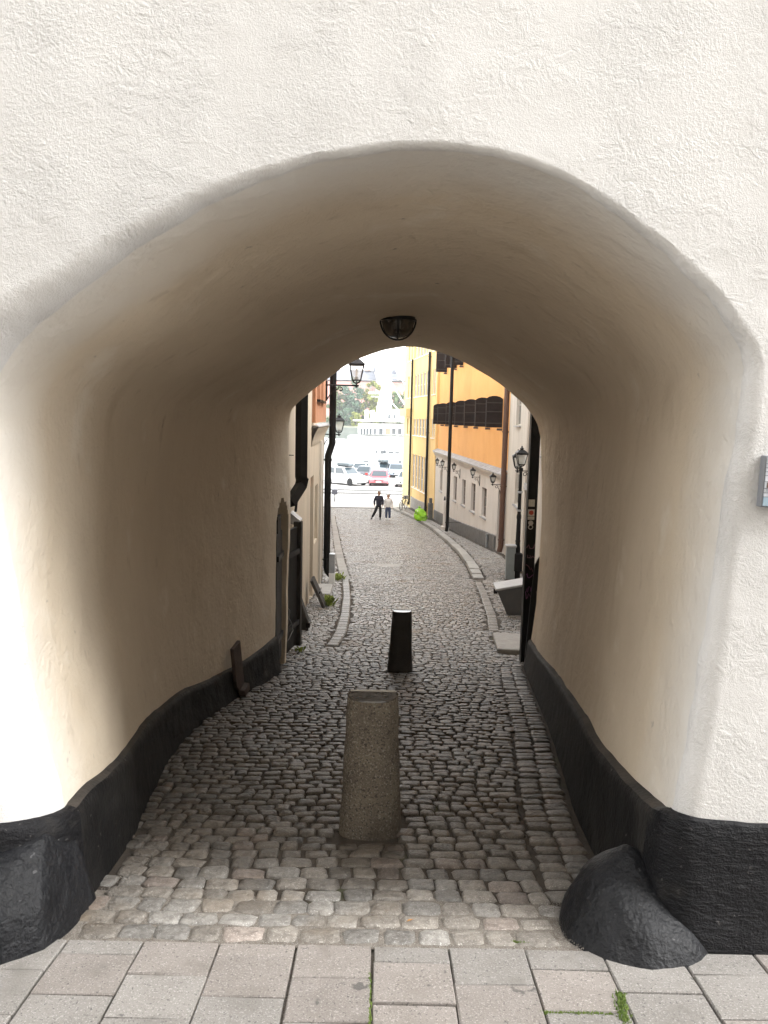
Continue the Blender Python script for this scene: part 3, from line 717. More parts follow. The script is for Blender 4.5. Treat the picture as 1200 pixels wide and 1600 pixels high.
for (zt, zb) in zr:
    stp = (ub - ua) / 5
    for k in range(5): opsY.append((ua + stp * k + stp * .12, ua + stp * k + stp * .88, zb, zt))
u2a, u2b = FY.hit(680, 640)[0], FY.hit(675, 640)[0]
for (zt, zb) in zr[:3]:
    opsY.append((u2a, u2a + (u2b - u2a) * .48, zb, zt)); opsY.append((u2a + (u2b - u2a) * .55, u2b, zb, zt))
facade(MB(), 0, uf, -2.5, zr[0][0] + 2, opsY, depth=.10).build('wall', m_yellow, hy)
for o_ in opsY: window(hy, *o_, depth=.10, bars=(1, 1 if o_[3] - o_[2] < 1.6 else 2), pm=m_pane, fm=m_white, sm=m_white, fw=.035)
opsE = []
for (zt, zb) in zr[:3]: opsE.append((uf + .5, uf + 1.2, zb, zt)); opsE.append((uf + 1.7, uf + 2.4, zb, zt))
facade(MB(), uf + .01, ue + 1.2, -2.5, zr[0][0] + 1.2, opsE, v0=.06).build('end_wall', m_paley, hy)
for o_ in opsE: window(hy, *o_, v0=.06, bars=(1, 1), pm=m_pane2, fm=m_white, sm=m_white)
rows = [[(u, v, FY.ground(u) + .11 + dzz) for u in np.linspace(2.2, uf, 6)] for v, dzz in ((.0, .75), (.06, .73), (.06, -.4))]
MB().grid(rows).build('base_course', mat('pale_base', (.30, .285, .26), (.24, .225, .2), 5, .85), hy)
mb = MB(); mb.box(uf + .3, ue + .9, .061, .5, zr[2][0] + .15, zr[2][0] + .75); mb.build('bay_foot', m_paley, hy)
# stone post at the joint
pp = gpx(672, 812, .11); root = thing('stone_post', 'square grey stone post against the joint of the yellow and orange houses', 'post', (pp.x, pp.y, float(G(0, pp.y)) + .1), FY.rz)
MB().box(-.15, .15, -.14, .14, -.1, 1.05).build('shaft', m_base, root, bevel=.02); MB().box(-.10, .10, -.09, .09, 1.05, 1.35).build('cap', m_base, root, bevel=.03)
# ---- pipes on those fronts
for (fr, px_, py_, yb, r_, m, lab, top, out) in ((FY, 638.5, 795, 545, .075, m_black, 'black rain pipe furthest down the street, beside the parked bicycle', 9, .12),
                                          (FY, 664.5, 801, 545, .085, m_black, 'black rain pipe on the yellow house behind the green bag', 9, .12),
                                          (FG, 698.5, 826, 560, .085, m_black, 'black rain pipe running down past the iron shutters', 9, .70)):
    u = fr.hit(px_, py_, out)[0]; zg = fr.ground(u, out) + .13
    downpipe('drainpipe', lab, fr, u, out, zc + 7.7, zg, r_, m, None, shoe=.03)
u = FG.hit(785.5, 800, .1)[0]
downpipe('drainpipe', 'rust brown rain pipe at the near corner of the orange house', FG, u, .12, zc + 7.7, FG.ground(u) + .1, .10, m_copper, None, shoe=.05, clips=6)
def small(name, lab, cat, mbf, loc, rz, m, **k):
    o = thing(name, lab, cat, loc, rz); mbf(o); return o
u = FG.hit(760, 857, .1)[0]; zz = FG.ground(u) + .1; p = FG.pt(u, .10, zz)
o = thing('vent_pipe', 'short grey pipe standing against the dark base of the grey ground floor', 'pipe', p, FG.rz); MB().tube([(0, 0, -.05), (0, 0, .50)], .055, 8).build('pipe', m_steel, o, smooth=40); MB().lathe([(.065, .46), (.065, .52)], 8).build('collar', m_steel, o)
u, z = FG.hit(693.5, 775, .1); p = FG.pt(u, .0, z - .3); o = thing('wall_plate', 'dark oval plate on the grey wall, beside the first narrow window', 'wall plate', p, FG.rz)
MB().lathe([(.05, 0), (.16, .02), (.16, .06), (.10, .09)], 12, axis='y').build('plate', m_iron, o, smooth=40); o.scale = (1, 1, 1.8)
u, z = FG.hit(695.5, 800, .5); zz = FG.ground(u, .5) + .1; p = FG.pt(u + .3, .45, zz); o = thing('pipe_guard', 'pale grey upright guard beside the rain pipe below the shutters', 'post', p, FG.rz); MB().box(-.12, .12, -.10, .10, -.1, 1.5).build('shaft', m_grey, o, bevel=.02); MB().box(-.2, .2, -.2, .2, -.1, .16).build('foot', m_kerb if False else m_grey, o, bevel=.03)

# ------------------------------------------------------------------ lanterns
def lantern(h=.62, w_=.36, arm=.7, label='', style=0, hang=0.0, bulb=True, group='wall lanterns along the street', m=None):
    """origin on the wall; +y out of the wall; the lantern stands on the end of a bracket"""
    m = m or m_iron; root = thing('wall_lantern', label, 'lantern', (0, 0, 0), 0, group); c = (0, arm)
    mb = MB(); t = .021 if h > .5 else .015
    mb.tube([(0, -.02, 0), (0, arm + .06, 0)], t, 6); mb.box(-.03, .03, -.02, .02, -.38, .10)
    cv = []
    for k in range(26):
        q = k / 25
        if q < .6: f = q / .6; cv.append((0, .02 + arm * .42 * f ** 1.3, -.34 + .27 * math.sin(f * 1.35)))
        else:
            f = (q - .6) / .4; a_ = math.pi * .9 - f * 1.7 * math.pi; rr_ = .065 * (1 - .55 * f); cv.append((0, arm * .42 + .03 + rr_ * math.cos(a_), -.075 + rr_ * math.sin(a_) - .02))
    mb.tube(cv, t * .75, 5); mb.build('bracket', m, root, smooth=50)
    z0 = .05; b, tp = w_ * .27, w_ * .47; hz = h * .56
    mb = MB(); mb.lathe([(.02, -.05), (.03, -.02), (.02, 0), (.012, z0), (.012, z0 + .06)], 8, (c[0], c[1], 0))
    zb = z0 + h * .13
    for sx in (-1, 1):
        for sy in (-1, 1):
            mb.tube([(0, c[1], z0), (sx * b * .7, c[1] + sy * b * .7, z0 + h * .05), (sx * b, c[1] + sy * b, zb), (sx * tp, c[1] + sy * tp, zb + hz)], t * .8, 5)
    mb.box(-b * 1.05, b * 1.05, c[1] - b * 1.05, c[1] + b * 1.05, zb - .02, zb + .004)
    zt = zb + hz
    for s in (-1, 1):
        mb.box(-tp * 1.04, tp * 1.04, c[1] + s * tp - .014, c[1] + s * tp + .014, zt - .03, zt + .01); mb.box(s * tp - .014, s * tp + .014, c[1] - tp * .96, c[1] + tp * .96, zt - .028, zt + .008)
    mb.build('frame', m, root)
    mb = MB(); e = .94
    bl = [(sx * b * e, c[1] + sy * b * e, zb + .006) for sx, sy in ((-1, -1), (1, -1), (1, 1), (-1, 1))]; tl = [(sx * tp * e, c[1] + sy * tp * e, zt - .004) for sx, sy in ((-1, -1), (1, -1), (1, 1), (-1, 1))]
    mb.add(bl + tl, [(k, (k + 1) % 4, (k + 1) % 4 + 4, k + 4) for k in range(4)]); mb.build('glass', m_glassp, root)
    mb = MB(); ro = tp * 1.18
    rf = [(sx * ro, c[1] + sy * ro, zt + .012) for sx, sy in ((-1, -1), (1, -1), (1, 1), (-1, 1))]; rt = [(sx * ro * .36, c[1] + sy * ro * .36, zt + h * .19) for sx, sy in ((-1, -1), (1, -1), (1, 1), (-1, 1))]
    mb.add(rf + rt, [(k, (k + 1) % 4, (k + 1) % 4 + 4, k + 4) for k in range(4)] + [(4, 5, 6, 7), (3, 2, 1, 0)])
    mb.lathe([(ro * .30, zt + h * .19), (ro * .30, zt + h * .25), (ro * .42, zt + h * .26), (ro * .1, zt + h * .32), (.02, zt + h * .38), (.004, zt + h * .40)], 10, (c[0], c[1], 0)); mb.build('roof_cap', m, root)
    mb = MB(); mb.lathe([(b * .5, zb + .005), (b * .5, zb + h * .10)], 10, (c[0], c[1], 0)); mb.build('lamp_holder', m, root)
    mb = MB(); mb.lathe([(b * .24, zb + h * .10), (b * .24, zb + h * .40), (b * .1, zb + h * .42)], 8, (c[0], c[1], 0)); mb.build('bulb', m_bulb, root, smooth=40)
    return root
def put(o, fr, u, v, z): p = fr.pt(u, v, z); o.location = p; o.rotation_euler = (0, 0, fr.rz); return o
smallp = lantern(.36, .21, .32, 'small black lantern above the door beside the brown rain pipe')
LN = [(783, 757, 'small black lantern above the grey door, closest to the brown pipe'), (750, 745.5, 'small black lantern on the grey wall, second from the brown pipe'),
      (719, 736, 'small black lantern just right of the black rain pipe'), (700, 730, 'small black lantern just left of the black rain pipe'), (691.5, 727, 'small black lantern furthest along the grey ground floor')]
for i, (px_, py_, lab) in enumerate(LN):
    o = smallp if i == 0 else copy_tree(smallp); o['label'] = lab; u, z = FG.hit(px_, py_, .0); put(o, FG, u, 0, z)

# ---- right side, near houses
FN = Frame((3.40, 9.06), (g0.x + .0, g0.y - .05), float(G(0, 9.06)))
hn = house_root('white_house', 'old off white house between the passage and the orange house', FN)
def upx(px_, v=0.0): return FN.hit(px_, 850, v)[0]
opn = []
r1 = rect(FN, (806, 814, 640, 665)); r2 = rect(FN, (804, 809, 745, 790))
opn = [(r1[0], r1[0] + 1.3, r1[2], r1[2] + 2.0), (9.2, 10.4, 2.1, 3.4), (r2[0] - .4, r2[0] + .8, r2[2], r2[2] + 1.5)]
dz = FN.ground(12.4) + .1; opn.append((11.9, 12.9, dz, dz + 2.3)); dz2 = FN.ground(8.3) + .1; opn.append((7.6, 8.5, dz2, dz2 + 2.2))
facade(MB(), 0, FN.L, -4, 7.5, opn, depth=.2).build('wall', m_offw, hn)
for o_ in opn[:3]: window(hn, *o_, depth=.12, bars=(1, 2), fm=m_frame)
for o_ in opn[3:]:
    mb = MB(); mb.box(o_[0] + .01, o_[1] - .01, -.19, -.13, o_[2] + .01, o_[3] - .01); mb.build('door', m_door, hn, bevel=.01)
mb = MB(); mb.box(0, FN.L - .1, -3, .2, 7.5, 7.8); mb.build('roof', m_sheet, hn)
for a_, b_ in ((12.95, 13.25), (8.9, 9.15)):
    MB().box(a_, b_, 0, .07, -3, 7.4).build('pilaster', m_offw, hn)
mb = MB(); mb.box(opn[3][0] - .2, opn[3][1] + .2, 0, .09, opn[3][3] + .02, opn[3][3] + .2); mb.build('door_hood', m_sheet, hn)
# dark square pipe casing with stickers
pcx = P(837.5, 800, 9.30); FC = Frame((pcx.x, 9.30), (pcx.x + .02, 10.3), float(G(0, 9.3))); u0 = 0.0
zg = FC.ground(u0); rt = thing('pipe_casing', 'tall black square pipe casing with stickers and scrawls, right beyond the passage', 'pipe casing', FC.pt(u0, .0, zg), FC.rz)
MB().box(-.07, .07, .0, .115, -.1, 5.2).build('casing', m_black, rt, bevel=.008)
m_st_w = mat('sticker_paper', (.62, .60, .56), (.45, .42, .38), 60, .6); m_st_r = mat('red_sticker', (.42, .06, .04), rough=.6); m_purple = mat('purple_spray', (.20, .06, .17), (.30, .10, .26), 30, .6); m_pinkg = mat('pink_scrawl', (.22, .09, .12), rough=.7)
def face_px(px_, py_):      # on the casing's near face (u = -.10)
    d_ = FC.x; o_ = FC.pt(u0 - .072, 0, zg); r_ = ray(px_, py_); t = (o_ - CAM).dot(d_) / r_.dot(d_); p = CAM + r_ * t - o_; return p.dot(FC.n), p.z
for (px_, py_, w_, h_, m) in ((828, 786, .075, .085, m_st_w), (827.5, 801, .08, .08, m_st_w), (827, 809.5, .08, .04, m_st_w)):
    v, z = face_px(px_, py_); v = min(max(v, .045), .07); MB().box(-.074, -.071, v - w_ / 2, v + w_ / 2, z - h_ / 2, z + h_ / 2).build('sticker', m, rt)
v, z = face_px(828, 801); v = min(max(v, .045), .07); MB().lathe([(.001, -.077), (.028, -.077), (.028, -.0745)], 14, (0, v, z), 'x').build('sticker_spot', m_st_r, rt)
for py_, fill in ((817, 0), (823.5, 1)):
    v, z = face_px(825.5, py_); v = min(max(v, .045), .07)
    MB().lathe([(.001 if fill else .022, -.0745), (.030, -.0745), (.030, -.071)], 16, (0, v, z), 'x').build('sticker', m_st_w, rt)
    if fill: MB().lathe([(.010, -.0755), (.020, -.0755), (.020, -.0742)], 14, (0, v, z), 'x').build('sticker_ring', m_black, rt)
rgs = random.Random(4)
for k in range(9):
    v = .03 + .02 * (k % 2); z = .85 + k * .085; pts = [(-.073, .015 + .085 * i / 7 + rgs.uniform(-.01, .01), z + rgs.uniform(-.05, .05)) for i in range(8)]
    if k % 3 != 2: MB().tube(pts, .004, 4).build('scrawl', m_purple if k < 4 else m_pinkg, rt)
# iron plate at the passage's end
pl = thing('iron_plate', 'pointed black iron plate standing at the right end of the passage', 'iron plate', (wall_x(1, 8.93, .3) + .05, 9.045, float(G(0, 9.0))), FN.rz)
a_ = P(823, 1000, 9.05); 
MB().prism([(-.10, -.1), (.08, -.1), (.115, .9), (.12, 1.24), (.04, 1.36), (-.02, 1.24), (-.05, .9)], lambda p: (.0, -p[0], p[1]), lambda p: (.035, -p[0], p[1])).build('plate', m_iron, pl)
MB().lathe([(.018, -.012), (.018, 0)], 8, (0, -.02, .9), 'x').build('bolt', m_rust, pl); MB().lathe([(.018, -.012), (.018, 0)], 8, (0, .0, .3), 'x').build('bolt', m_rust, pl)
# step stone
s0, s1 = gpx(773, 1017), gpx(800, 985)
st = thing('stone_step', 'flat pale stone doorstep on the cobbles at the end of the passage', 'step', (1.84, 10.5, float(G(0, 10.5))), FN.rz)
sl_ = .13
vs = []
for z in (-.08, .055):
    for (u, v) in ((-.66, .27), (.80, .20), (.80, -.35), (-.72, -.35)): vs.append((u, v, z - sl_ * u if z > 0 else z - sl_ * u))
MB().add(vs, [(3, 2, 1, 0), (4, 5, 6, 7), (0, 1, 5, 4), (1, 2, 6, 5), (2, 3, 7, 6), (3, 0, 4, 7)]).build('slab', mat('step_stone', (.34, .325, .30), (.27, .255, .24), 9, .75, bumps=((40, 4, .6, .006),)), st, bevel=.012)
# sand bin
bp = gpx(789, 961); bd = bp.y + .1
sb = thing('grit_bin', 'dark grey grit bin with sloping pale lid on the cobbles behind the pipe casing', 'grit bin', (bp.x + .27, bd + .12, float(G(0, bd))), FN.rz)
m_bin = mat('bin_plastic', (.085, .085, .085), (.07, .07, .07), 6, .55); m_lid = mat('bin_lid', (.36, .36, .36), (.30, .30, .30), 6, .45)
bw, bdp, bh = .27, .26, .54
q = [(-.78 * bdp, -.85 * bw), (.78 * bdp, -.85 * bw), (bdp, bw), (-bdp, bw)]
MB().add([(-bdp * .85, bw * .78, 0), (bdp * .85, bw * .78, 0), (bdp * .85, -bw, 0), (-bdp * .85, -bw, 0), (-bdp, bw + .15, .46), (bdp, bw + .15, .46), (bdp, -bw, .60), (-bdp, -bw, .60)],
         [(3, 2, 1, 0), (0, 1, 5, 4), (1, 2, 6, 5), (2, 3, 7, 6), (3, 0, 4, 7), (4, 5, 6, 7)]).build('tub', m_bin, sb, bevel=.012, seg=2)
MB().add([(-bdp - .02, bw + .18, .455), (bdp + .02, bw + .18, .455), (bdp + .02, -bw, .610), (-bdp - .02, -bw, .610), (-bdp - .02, bw + .18, .50), (bdp + .02, bw + .18, .50), (bdp + .02, -bw, .65), (-bdp - .02, -bw, .65)],
         [(3, 2, 1, 0), (0, 1, 5, 4), (1, 2, 6, 5), (2, 3, 7, 6), (3, 0, 4, 7), (4, 5, 6, 7)]).build('lid', m_lid, sb, bevel=.008)
MB().box(-.05, .05, bw + .12, bw + .19, .36, .45).build('latch', m_iron, sb)
# electric cabinet
cp = gpx(796, 909); cb = thing('electric_cabinet', 'tall narrow grey green electric cabinet beside the off white house', 'cabinet', (cp.x + .02, cp.y + .12, float(G(0, cp.y))), FN.rz)
m_cab = mat('cabinet_paint', (.20, .225, .225), (.17, .19, .19), 5, .45)
MB().box(-.12, .12, -.12, .12, -.05, .92).build('body', m_cab, cb, bevel=.008); MB().box(-.14, .14, -.14, .14, .92, .97).build('top', m_lid, cb, bevel=.01)
MB().box(-.128, -.121, -.10, .10, .10, .88).build('door', m_cab, cb, bevel=.003); MB().box(-.125, .125, -.125, .125, -.05, .06).build('base', m_base, cb)
# lamp post with lantern, second lantern on the wall behind
lpb = gpx(806.5, 908); lpt = thing('lamp_post', 'black lamp post with lantern on top beside the grey green cabinet', 'lamp post', (lpb.x, lpb.y, float(G(0, lpb.y))), 0)
hp = P(815, 731, lpb.y).z - float(G(0, lpb.y))
MB().lathe([(.10, -.1), (.10, .25), (.085, .30), (.075, .9), (.065, .95), (.055, hp * .55), (.065, hp * .56), (.065, hp * .58), (.048, hp * .6), (.040, hp - .1), (.06, hp - .08), (.05, hp)], 14).build('post', m_black, lpt, smooth=40)
for z in (hp * .35, hp * .62, hp * .78): MB().lathe([(.07, z), (.07, z + .05)], 12).build('band', m_steel if z > hp * .6 else m_black, lpt)
MB().box(-.11, .11, -.22, -.05, .30, .78).build('switch_box', m_black, lpt, bevel=.02)
ltn = lantern(.50, .29, .001, 'x'); 
for ch in list(ltn.children):
    if ch.name.startswith('bracket'): bpy.data.objects.remove(ch)
    else: ch.parent = lpt; ch.location = (0, 0, hp - .02)
bpy.data.objects.remove(ltn)
o = lantern(.50, .285, .42, 'black lantern on the white house, left of and behind the lamp post', group=None); p = P(808.5, 734, 21.2); u = (p - FN.o).dot(FN.x); v = (p - FN.o).dot(FN.n); put(o, FN, u, v - .42, p.z - FN.o.z - .03)
if v - .42 > .0: MB().box(-.02, .02, -(v - .40), .0, -.02, .02).build('spacer', m_iron, o)

# ---- left side
lx0, lx1, ly0, ly1 = -1.33, -1.54, 9.04, 19.2
FL = Frame((lx1, ly1), (lx0, ly0), float(G(0, 19)))          # u runs towards the camera
hl = house_root('cream_house', 'cream house with terracotta upper storey above a moulded ledge', FL)
ulg0, ulg1 = 0.0, FL.hit(487, 700)[0]
zl = FL.hit(504, 664)[1]
def lop(pxa, pxb, pt_, pb):
    a_, b_ = FL.hit(pxa, 800)[0], FL.hit(pxb, 800)[0]; zt = FL.hit((pxa + pxb) / 2, pt_)[1]; zb = FL.hit((pxa + pxb) / 2, pb)[1]; return (min(a_, b_), max(a_, b_), zb, zt)
od = lop(484.5, 489.5, 745, 940); od = (od[0], od[1], FL.ground(od[0]) + .02, od[3]); n1 = lop(491.5, 496, 758, 845); n2 = lop(501.5, 505, 752, 915)
zt_ = zl + 4.6
wu = [(ulg1 - 1.7, ulg1 - .9, zl + .55, zl + 1.9), (1.2, 2.0, zl + .55, zl + 1.9), (2.7, 3.3, zl + .55, zl + 1.9)]
facade(MB(), 0, FL.L, -2, zl - .02, [od, n1, n2], depth=.14).build('lower_wall', m_cream, hl)
facade(MB(), 0, ulg1, zl + .07, zt_, wu, depth=.12, v0=.05).build('upper_wall', m_terra, hl)
facade(MB(), ulg1 + .01, FL.L, zl - .0195, zt_, [], v0=0).build('side_bay', m_cream, hl)
MB().box(ulg1 - .16, ulg1 + .02, .0505, .075, zl + .07, zt_).build('corner_strip', m_terra, hl)
for o_ in wu: window(hl, *o_, v0=.05, depth=.12, bars=(1, 1), fm=mat('red_brown_paint', (.16, .06, .04), rough=.6) if o_ is wu[0] else bpy.data.materials['red_brown_paint'], sm=m_iron)
prof = [(0.001, -.40), (.012, -.38), (.02, -.30), (.04, -.22), (.085, -.12), (.12, -.06), (.13, -.01)]
MB().grid([[(u, v, zl + z) for u in np.linspace(0, ulg1 + .12, 12)] for v, z in prof]).build('ledge', m_cream, hl, smooth=60)
rows = []
for v, z in ((.135, -.022), (.15, -.010), (.142, .006), (.05, .05)): rows.append([(u, v + .010 * nz(u * 5, z, 1), zl + z + .018 * nz(u * 4, v, 5)) for u in np.linspace(-.02, ulg1 + .16, 40)])
MB().grid(rows).build('ledge_flashing', m_sheet, hl, smooth=60)
mb = MB(); mb.box(0, FL.L, -3, .3, zt_, zt_ + .3); mb.build('roof', m_sheet, hl)
mb = MB(); mb.box(od[0] + .01, od[1] - .01, -.135, -.08, od[2], od[3] - .25); dd_ = mb.build('door', m_door, hl, bevel=.006)
mb = MB(); mb.box(od[0] + .01, od[1] - .01, -.135, -.06, od[3] - .24, od[3] - .01); mb.build('lintel', m_terra, hl)
mb = MB(); mb.tube([(od[1] - .12, -.08, od[2] + 1.0), (od[1] - .12, -.02, od[2] + 1.0), (od[1] - .24, -.02, od[2] + .97)], .012, 6); mb.build('handle', m_iron, dd_)
for n_ in (n1, n2): mb = MB(); mb.box(n_[0] + .02, n_[1] - .02, -.135, -.12, n_[2] + .02, n_[3] - .02); mb.build('niche_panel', m_offw, hl)
for (pa, pb) in ((498, 500),):
    a_, b_ = FL.hit(pa, 800)[0], FL.hit(pb, 800)[0]; MB().box(min(a_, b_), max(a_, b_), .0, .05, -1, zl - .36).build('pilaster', m_offw, hl)
# big corner rain pipe
uc = -.10; zg = FL.ground(0)
dpz = FL.hit(518, 694)[1]
downpipe('drainpipe', 'thick black rain pipe at the far corner of the cream house, bent at the ledge', FL, uc, .21, zt_ - .1, zg + .03, .085, m_black, (dpz, -.10, 0), shoe=.14, clips=4)
# black duct with elbow just beyond the passage
dx = P(471, 700, 10.3); zt2 = 5.5; e0 = P(481, 752, 10.3)
eb = thing('black_duct', 'black square duct ending in an angled elbow, left wall beyond the passage', 'duct', (dx.x, 10.3, e0.z), FL.rz)
MB().tube([(0, 0, 4.6), (0, 0, .06), (.0, .015, -.0)], .082, 4).build('duct', m_black, eb)
MB().tube([(0, .02, .05), (.02, .0, -.06), (.30, -.12, -.27)], .084, 4).build('elbow', m_black, eb)
MB().box(-.10, .10, -.10, .10, 1.6, 1.66).build('clip', m_black, eb)
MB().box(-.004, .004, -.35, -.1, .34, .35).build('stay', m_iron, eb)
# vent box & lamp on the wall under the duct
u, z = FL.hit(466, 810, .10); vb = thing('vent_hood', 'small tilted grey sheet metal hood on the left wall under the duct', 'vent hood', FL.pt(u, 0, z), FL.rz)
MB().add([(-.16, 0, .10), (.16, 0, .10), (.16, .15, -.02), (-.16, .15, -.02), (-.16, 0, -.06), (.16, 0, -.06), (.16, .13, -.10), (-.16, .13, -.10)], [(0, 1, 2, 3), (3, 2, 6, 7), (0, 3, 7, 4), (1, 5, 6, 2), (4, 7, 6, 5)]).build('hood', m_sheet, vb)
MB().tube([(0, .06, .1), (0, .08, .34)], .02, 6).build('cable', m_iron, vb); MB().box(-.05, .05, .02, .10, .30, .44).build('junction_box', m_iron, vb)
# niche doors
def zgY(y): return float(G(0, y))
wx = wall_x(-1, 8.5, .9)
nd = thing('plank_door', 'weathered dark plank door closing the arched niche in the left wall', 'door', (wx - .045, 8.385, zgY(8.45)), R(90))
for k in range(4): MB().box(.0 + k * .113, .109 + k * .113, -.02, .02 + .004 * (k % 2), .03, (1.55, 1.74, 1.74, 1.55)[k]).build('plank', m_wood, nd, bevel=.003)
MB().box(.0, .43, -.045, -.021, .3, .36).build('batten', m_iron, nd); MB().box(.0, .43, -.045, -.021, 1.25, 1.31).build('batten', m_iron, nd)
bdr = thing('black_door', 'black iron door folded out beside the left end of the passage', 'door', (-1.215, 9.06, zgY(9.12)), R(79))
for k, (h_, y_) in enumerate(((1.50, 0), (1.56, .008))):
    MB().box(.01 + k * .30, .29 + k * .30, y_ - .02, y_ + .02, .03, h_).build('panel', m_black, bdr, bevel=.004)
MB().box(.0, .60, -.045, -.021, .30, .36).build('strap', m_iron, bdr); MB().box(.0, .60, -.045, -.021, 1.22, 1.28).build('strap', m_iron, bdr)
MB().box(.62, .70, -.05, .05, .0, 1.62).build('jamb', m_wood, bdr, bevel=.004)
MB().tube([(.1, -.03, .65), (.16, -.06, .58), (.1, -.07, .5), (.24, -.06, .40), (.3, -.06, .3), (.16, -.05, .22), (.05, -.04, .2)], .005, 5).build('wire', m_sheet, bdr, smooth=60)
# kerb guard wedge and leaning slab, doorsteps
p = gpx(472, 985); wg = thing('wheel_guard', 'dark timber wedge leaning at the foot of the left wall beyond the door', 'wheel guard', (-1.25, p.y + .1, zgY(p.y)), FL.rz)
MB().prism([(0, -.05), (.20, -.05), (.22, .12), (.06, .58), (0, .62)], lambda q: (-.10, q[0] - .08, q[1]), lambda q: (.12, q[0] - .08, q[1])).build('wedge', m_wood, wg, bevel=.01); MB().box(-.11, .13, .10, .16, .05, .12).build('cap', m_iron, wg)
p = gpx(503, 948); ls = thing('leaning_slab', 'dark flat hatch cover leaning against the cream wall above the weeds', 'hatch cover', (p.x + .02, p.y + .05, zgY(p.y)), FL.rz)
MB().add([(-.22, 0, 0), (.22, 0, 0), (.22, -.24, .52), (-.22, -.24, .52), (-.22, .05, .02), (.22, .05, .02), (.22, -.19, .54), (-.22, -.19, .54)], [(3, 2, 1, 0), (4, 5, 6, 7), (0, 1, 5, 4), (1, 2, 6, 5), (2, 3, 7, 6), (3, 0, 4, 7)]).build('board', m_wood, ls)
MB().obox((0, -.06, .30), (.36, .02, .05), Matrix.Rotation(R(-25), 3, 'X')).build('batten', m_iron, ls)
p = gpx(508, 930); ds_ = thing('door_sill', 'pale worn stone block on the ground by the bent rain pipe', 'stone block', (p.x - .02, p.y + .35, zgY(p.y + .3)), FL.rz); MB().box(-.55, .45, -.22, .13, -.1, .09).build('block', mat('sill_stone', (.40, .385, .36), (.32, .31, .29), 8, .8, bumps=((40, 3, .6, .005),)), ds_, bevel=.02, seg=2)
p = gpx(515.5, 915); gb = thing('meter_box', 'small grey metal box on white plinth behind the corner rain pipe', 'meter box', (p.x + .01, p.y + .6, zgY(p.y + .6)), FL.rz)
MB().box(-.1, .1, -.08, .07, -.05, .26).build('plinth', m_white, gb, bevel=.01); MB().box(-.1, .1, -.075, .065, .26, .74).build('box', m_steel, gb, bevel=.008); MB().box(-.06, .06, .066, .07, .55, .68).build('label_plate', m_white, gb)
# far left house end, mostly hidden by the corner pipe
FL2 = Frame((-4.9, 56), (-1.85, 19.8), float(G(0, 30)))
h2 = house_root('beige_house', 'plain beige house hidden behind the corner rain pipe at far left', FL2); MB().box(0, FL2.L, -6, 0, -3, 8).build('wall', m_cream, h2); MB().box(-.1, FL2.L, -6.1, .2, 8, 8.3).build('roof', m_sheet, h2)
lan = lantern(.66, .37, .72, 'large black lantern on a scrolled bracket at the cream house corner'); p = P(557, 602.5, 18.9); put(lan, FL, (p - FL.o).dot(FL.x), (p - FL.o).dot(FL.n) - .72, p.z - FL.o.z)
v_ = (p - FL.o).dot(FL.n) - .72
MB().box(-.02, .02, -v_ - .02, .0, -.02, .02).build('spacer', m_iron, lan)
p = P(529.5, 679, 26.0); lan2 = lantern(.60, .36, .5, 'second lantern further down, half hidden behind the corner rain pipe'); u = (p - FL2.o).dot(FL2.x); v = (p - FL2.o).dot(FL2.n); put(lan2, FL2, u, v - .5, p.z - FL2.o.z); MB().box(-.02, .02, -(v - .5), .0, -.02, .02).build('spacer', m_iron, lan2)

# opposite house across the alley, behind the photographer
OPX, OPH = 17.0, 12.0
FO_ = Frame((3.4, -2.6), (-14, -2.6), float(G(0, -2.6)))
ho = thing('opposite_house', 'plain grey rendered house on the other side of the alley', 'house', (-5.3, -2.6, float(G(0, -2.6))), 0)
MB().box(-5, OPX, -6, 0, -.5, OPH).build('wall', m_offw, ho); MB().box(-5.2, OPX + .2, -6.2, .3, OPH, OPH + .3).build('roof', m_sheet, ho)
# ================================================================== things in the passage and the street
import bmesh
# ---- granite bollards: half columns, rounded towards the camera, with a tilted top
def bollard(name, label, loc, wb, wt, h, tilt, m, lean=0.0, group='half round bollards in the passage'):
    root = thing(name, label, 'bollard', loc, 0, group); NV, NU = 22, 28; rows = []
    for j in range(NV + 1):
        f = j / NV; w_ = wb + (wt - wb) * f; w_ *= 1 - .02 * math.sin(f * math.pi); hw = w_ / 2; row = []
        for k in range(NU):
            q = 2 * math.pi * k / NU; c, s = math.cos(q), math.sin(q)
            x = hw * np.sign(c) * abs(c) ** .8; y = (-abs(s) ** .85 * hw * .80) if s < 0 else (abs(s) ** .3 * hw * .16)
            zz = -.10 + (h + .10) * f
            if j == NV: zz = h
            if f > .75: zz += tilt * (y - hw * .16) * ((f - .75) / .25)
            d_ = .006 * nz(x * 9 + loc[1], y * 9, zz * 7) + .0025 * nz(x * 30, y * 30, zz * 30)
            row.append((x * (1 + d_ / hw) + lean * f, y * (1 + d_ / hw), zz))
        rows.append(row)
    MB().grid(rows, closed=True).build('shaft', m, root, smooth=60)
    ins = [((p[0] - lean) * .95 + lean, (p[1] + .02) * .94 - .02, p[2] + .006) for p in rows[-1]]; mb = MB(); mb.grid([rows[-1], ins], closed=True); n = len(mb.v) - NU; mb.f.append(list(range(n, n + NU))); mb.mi.append(0)
    mb.build('top', mat(name + '_top', (.05, .045, .04), (.10, .09, .08), 20, .16, spec=.8, bumps=((60, 3, .6, .0008),)), root, smooth=40)
    MB().tube([(lean - wt * .44, wt * .075, h + .004), (lean + wt * .44, wt * .075, h + .004)], .0075, 8).build('lit_edge', mat(name + '_edge', (.40, .38, .35), rough=.3) if True else None, root, smooth=60)  # pale strip coloured to imitate the back edge catching light
    return root
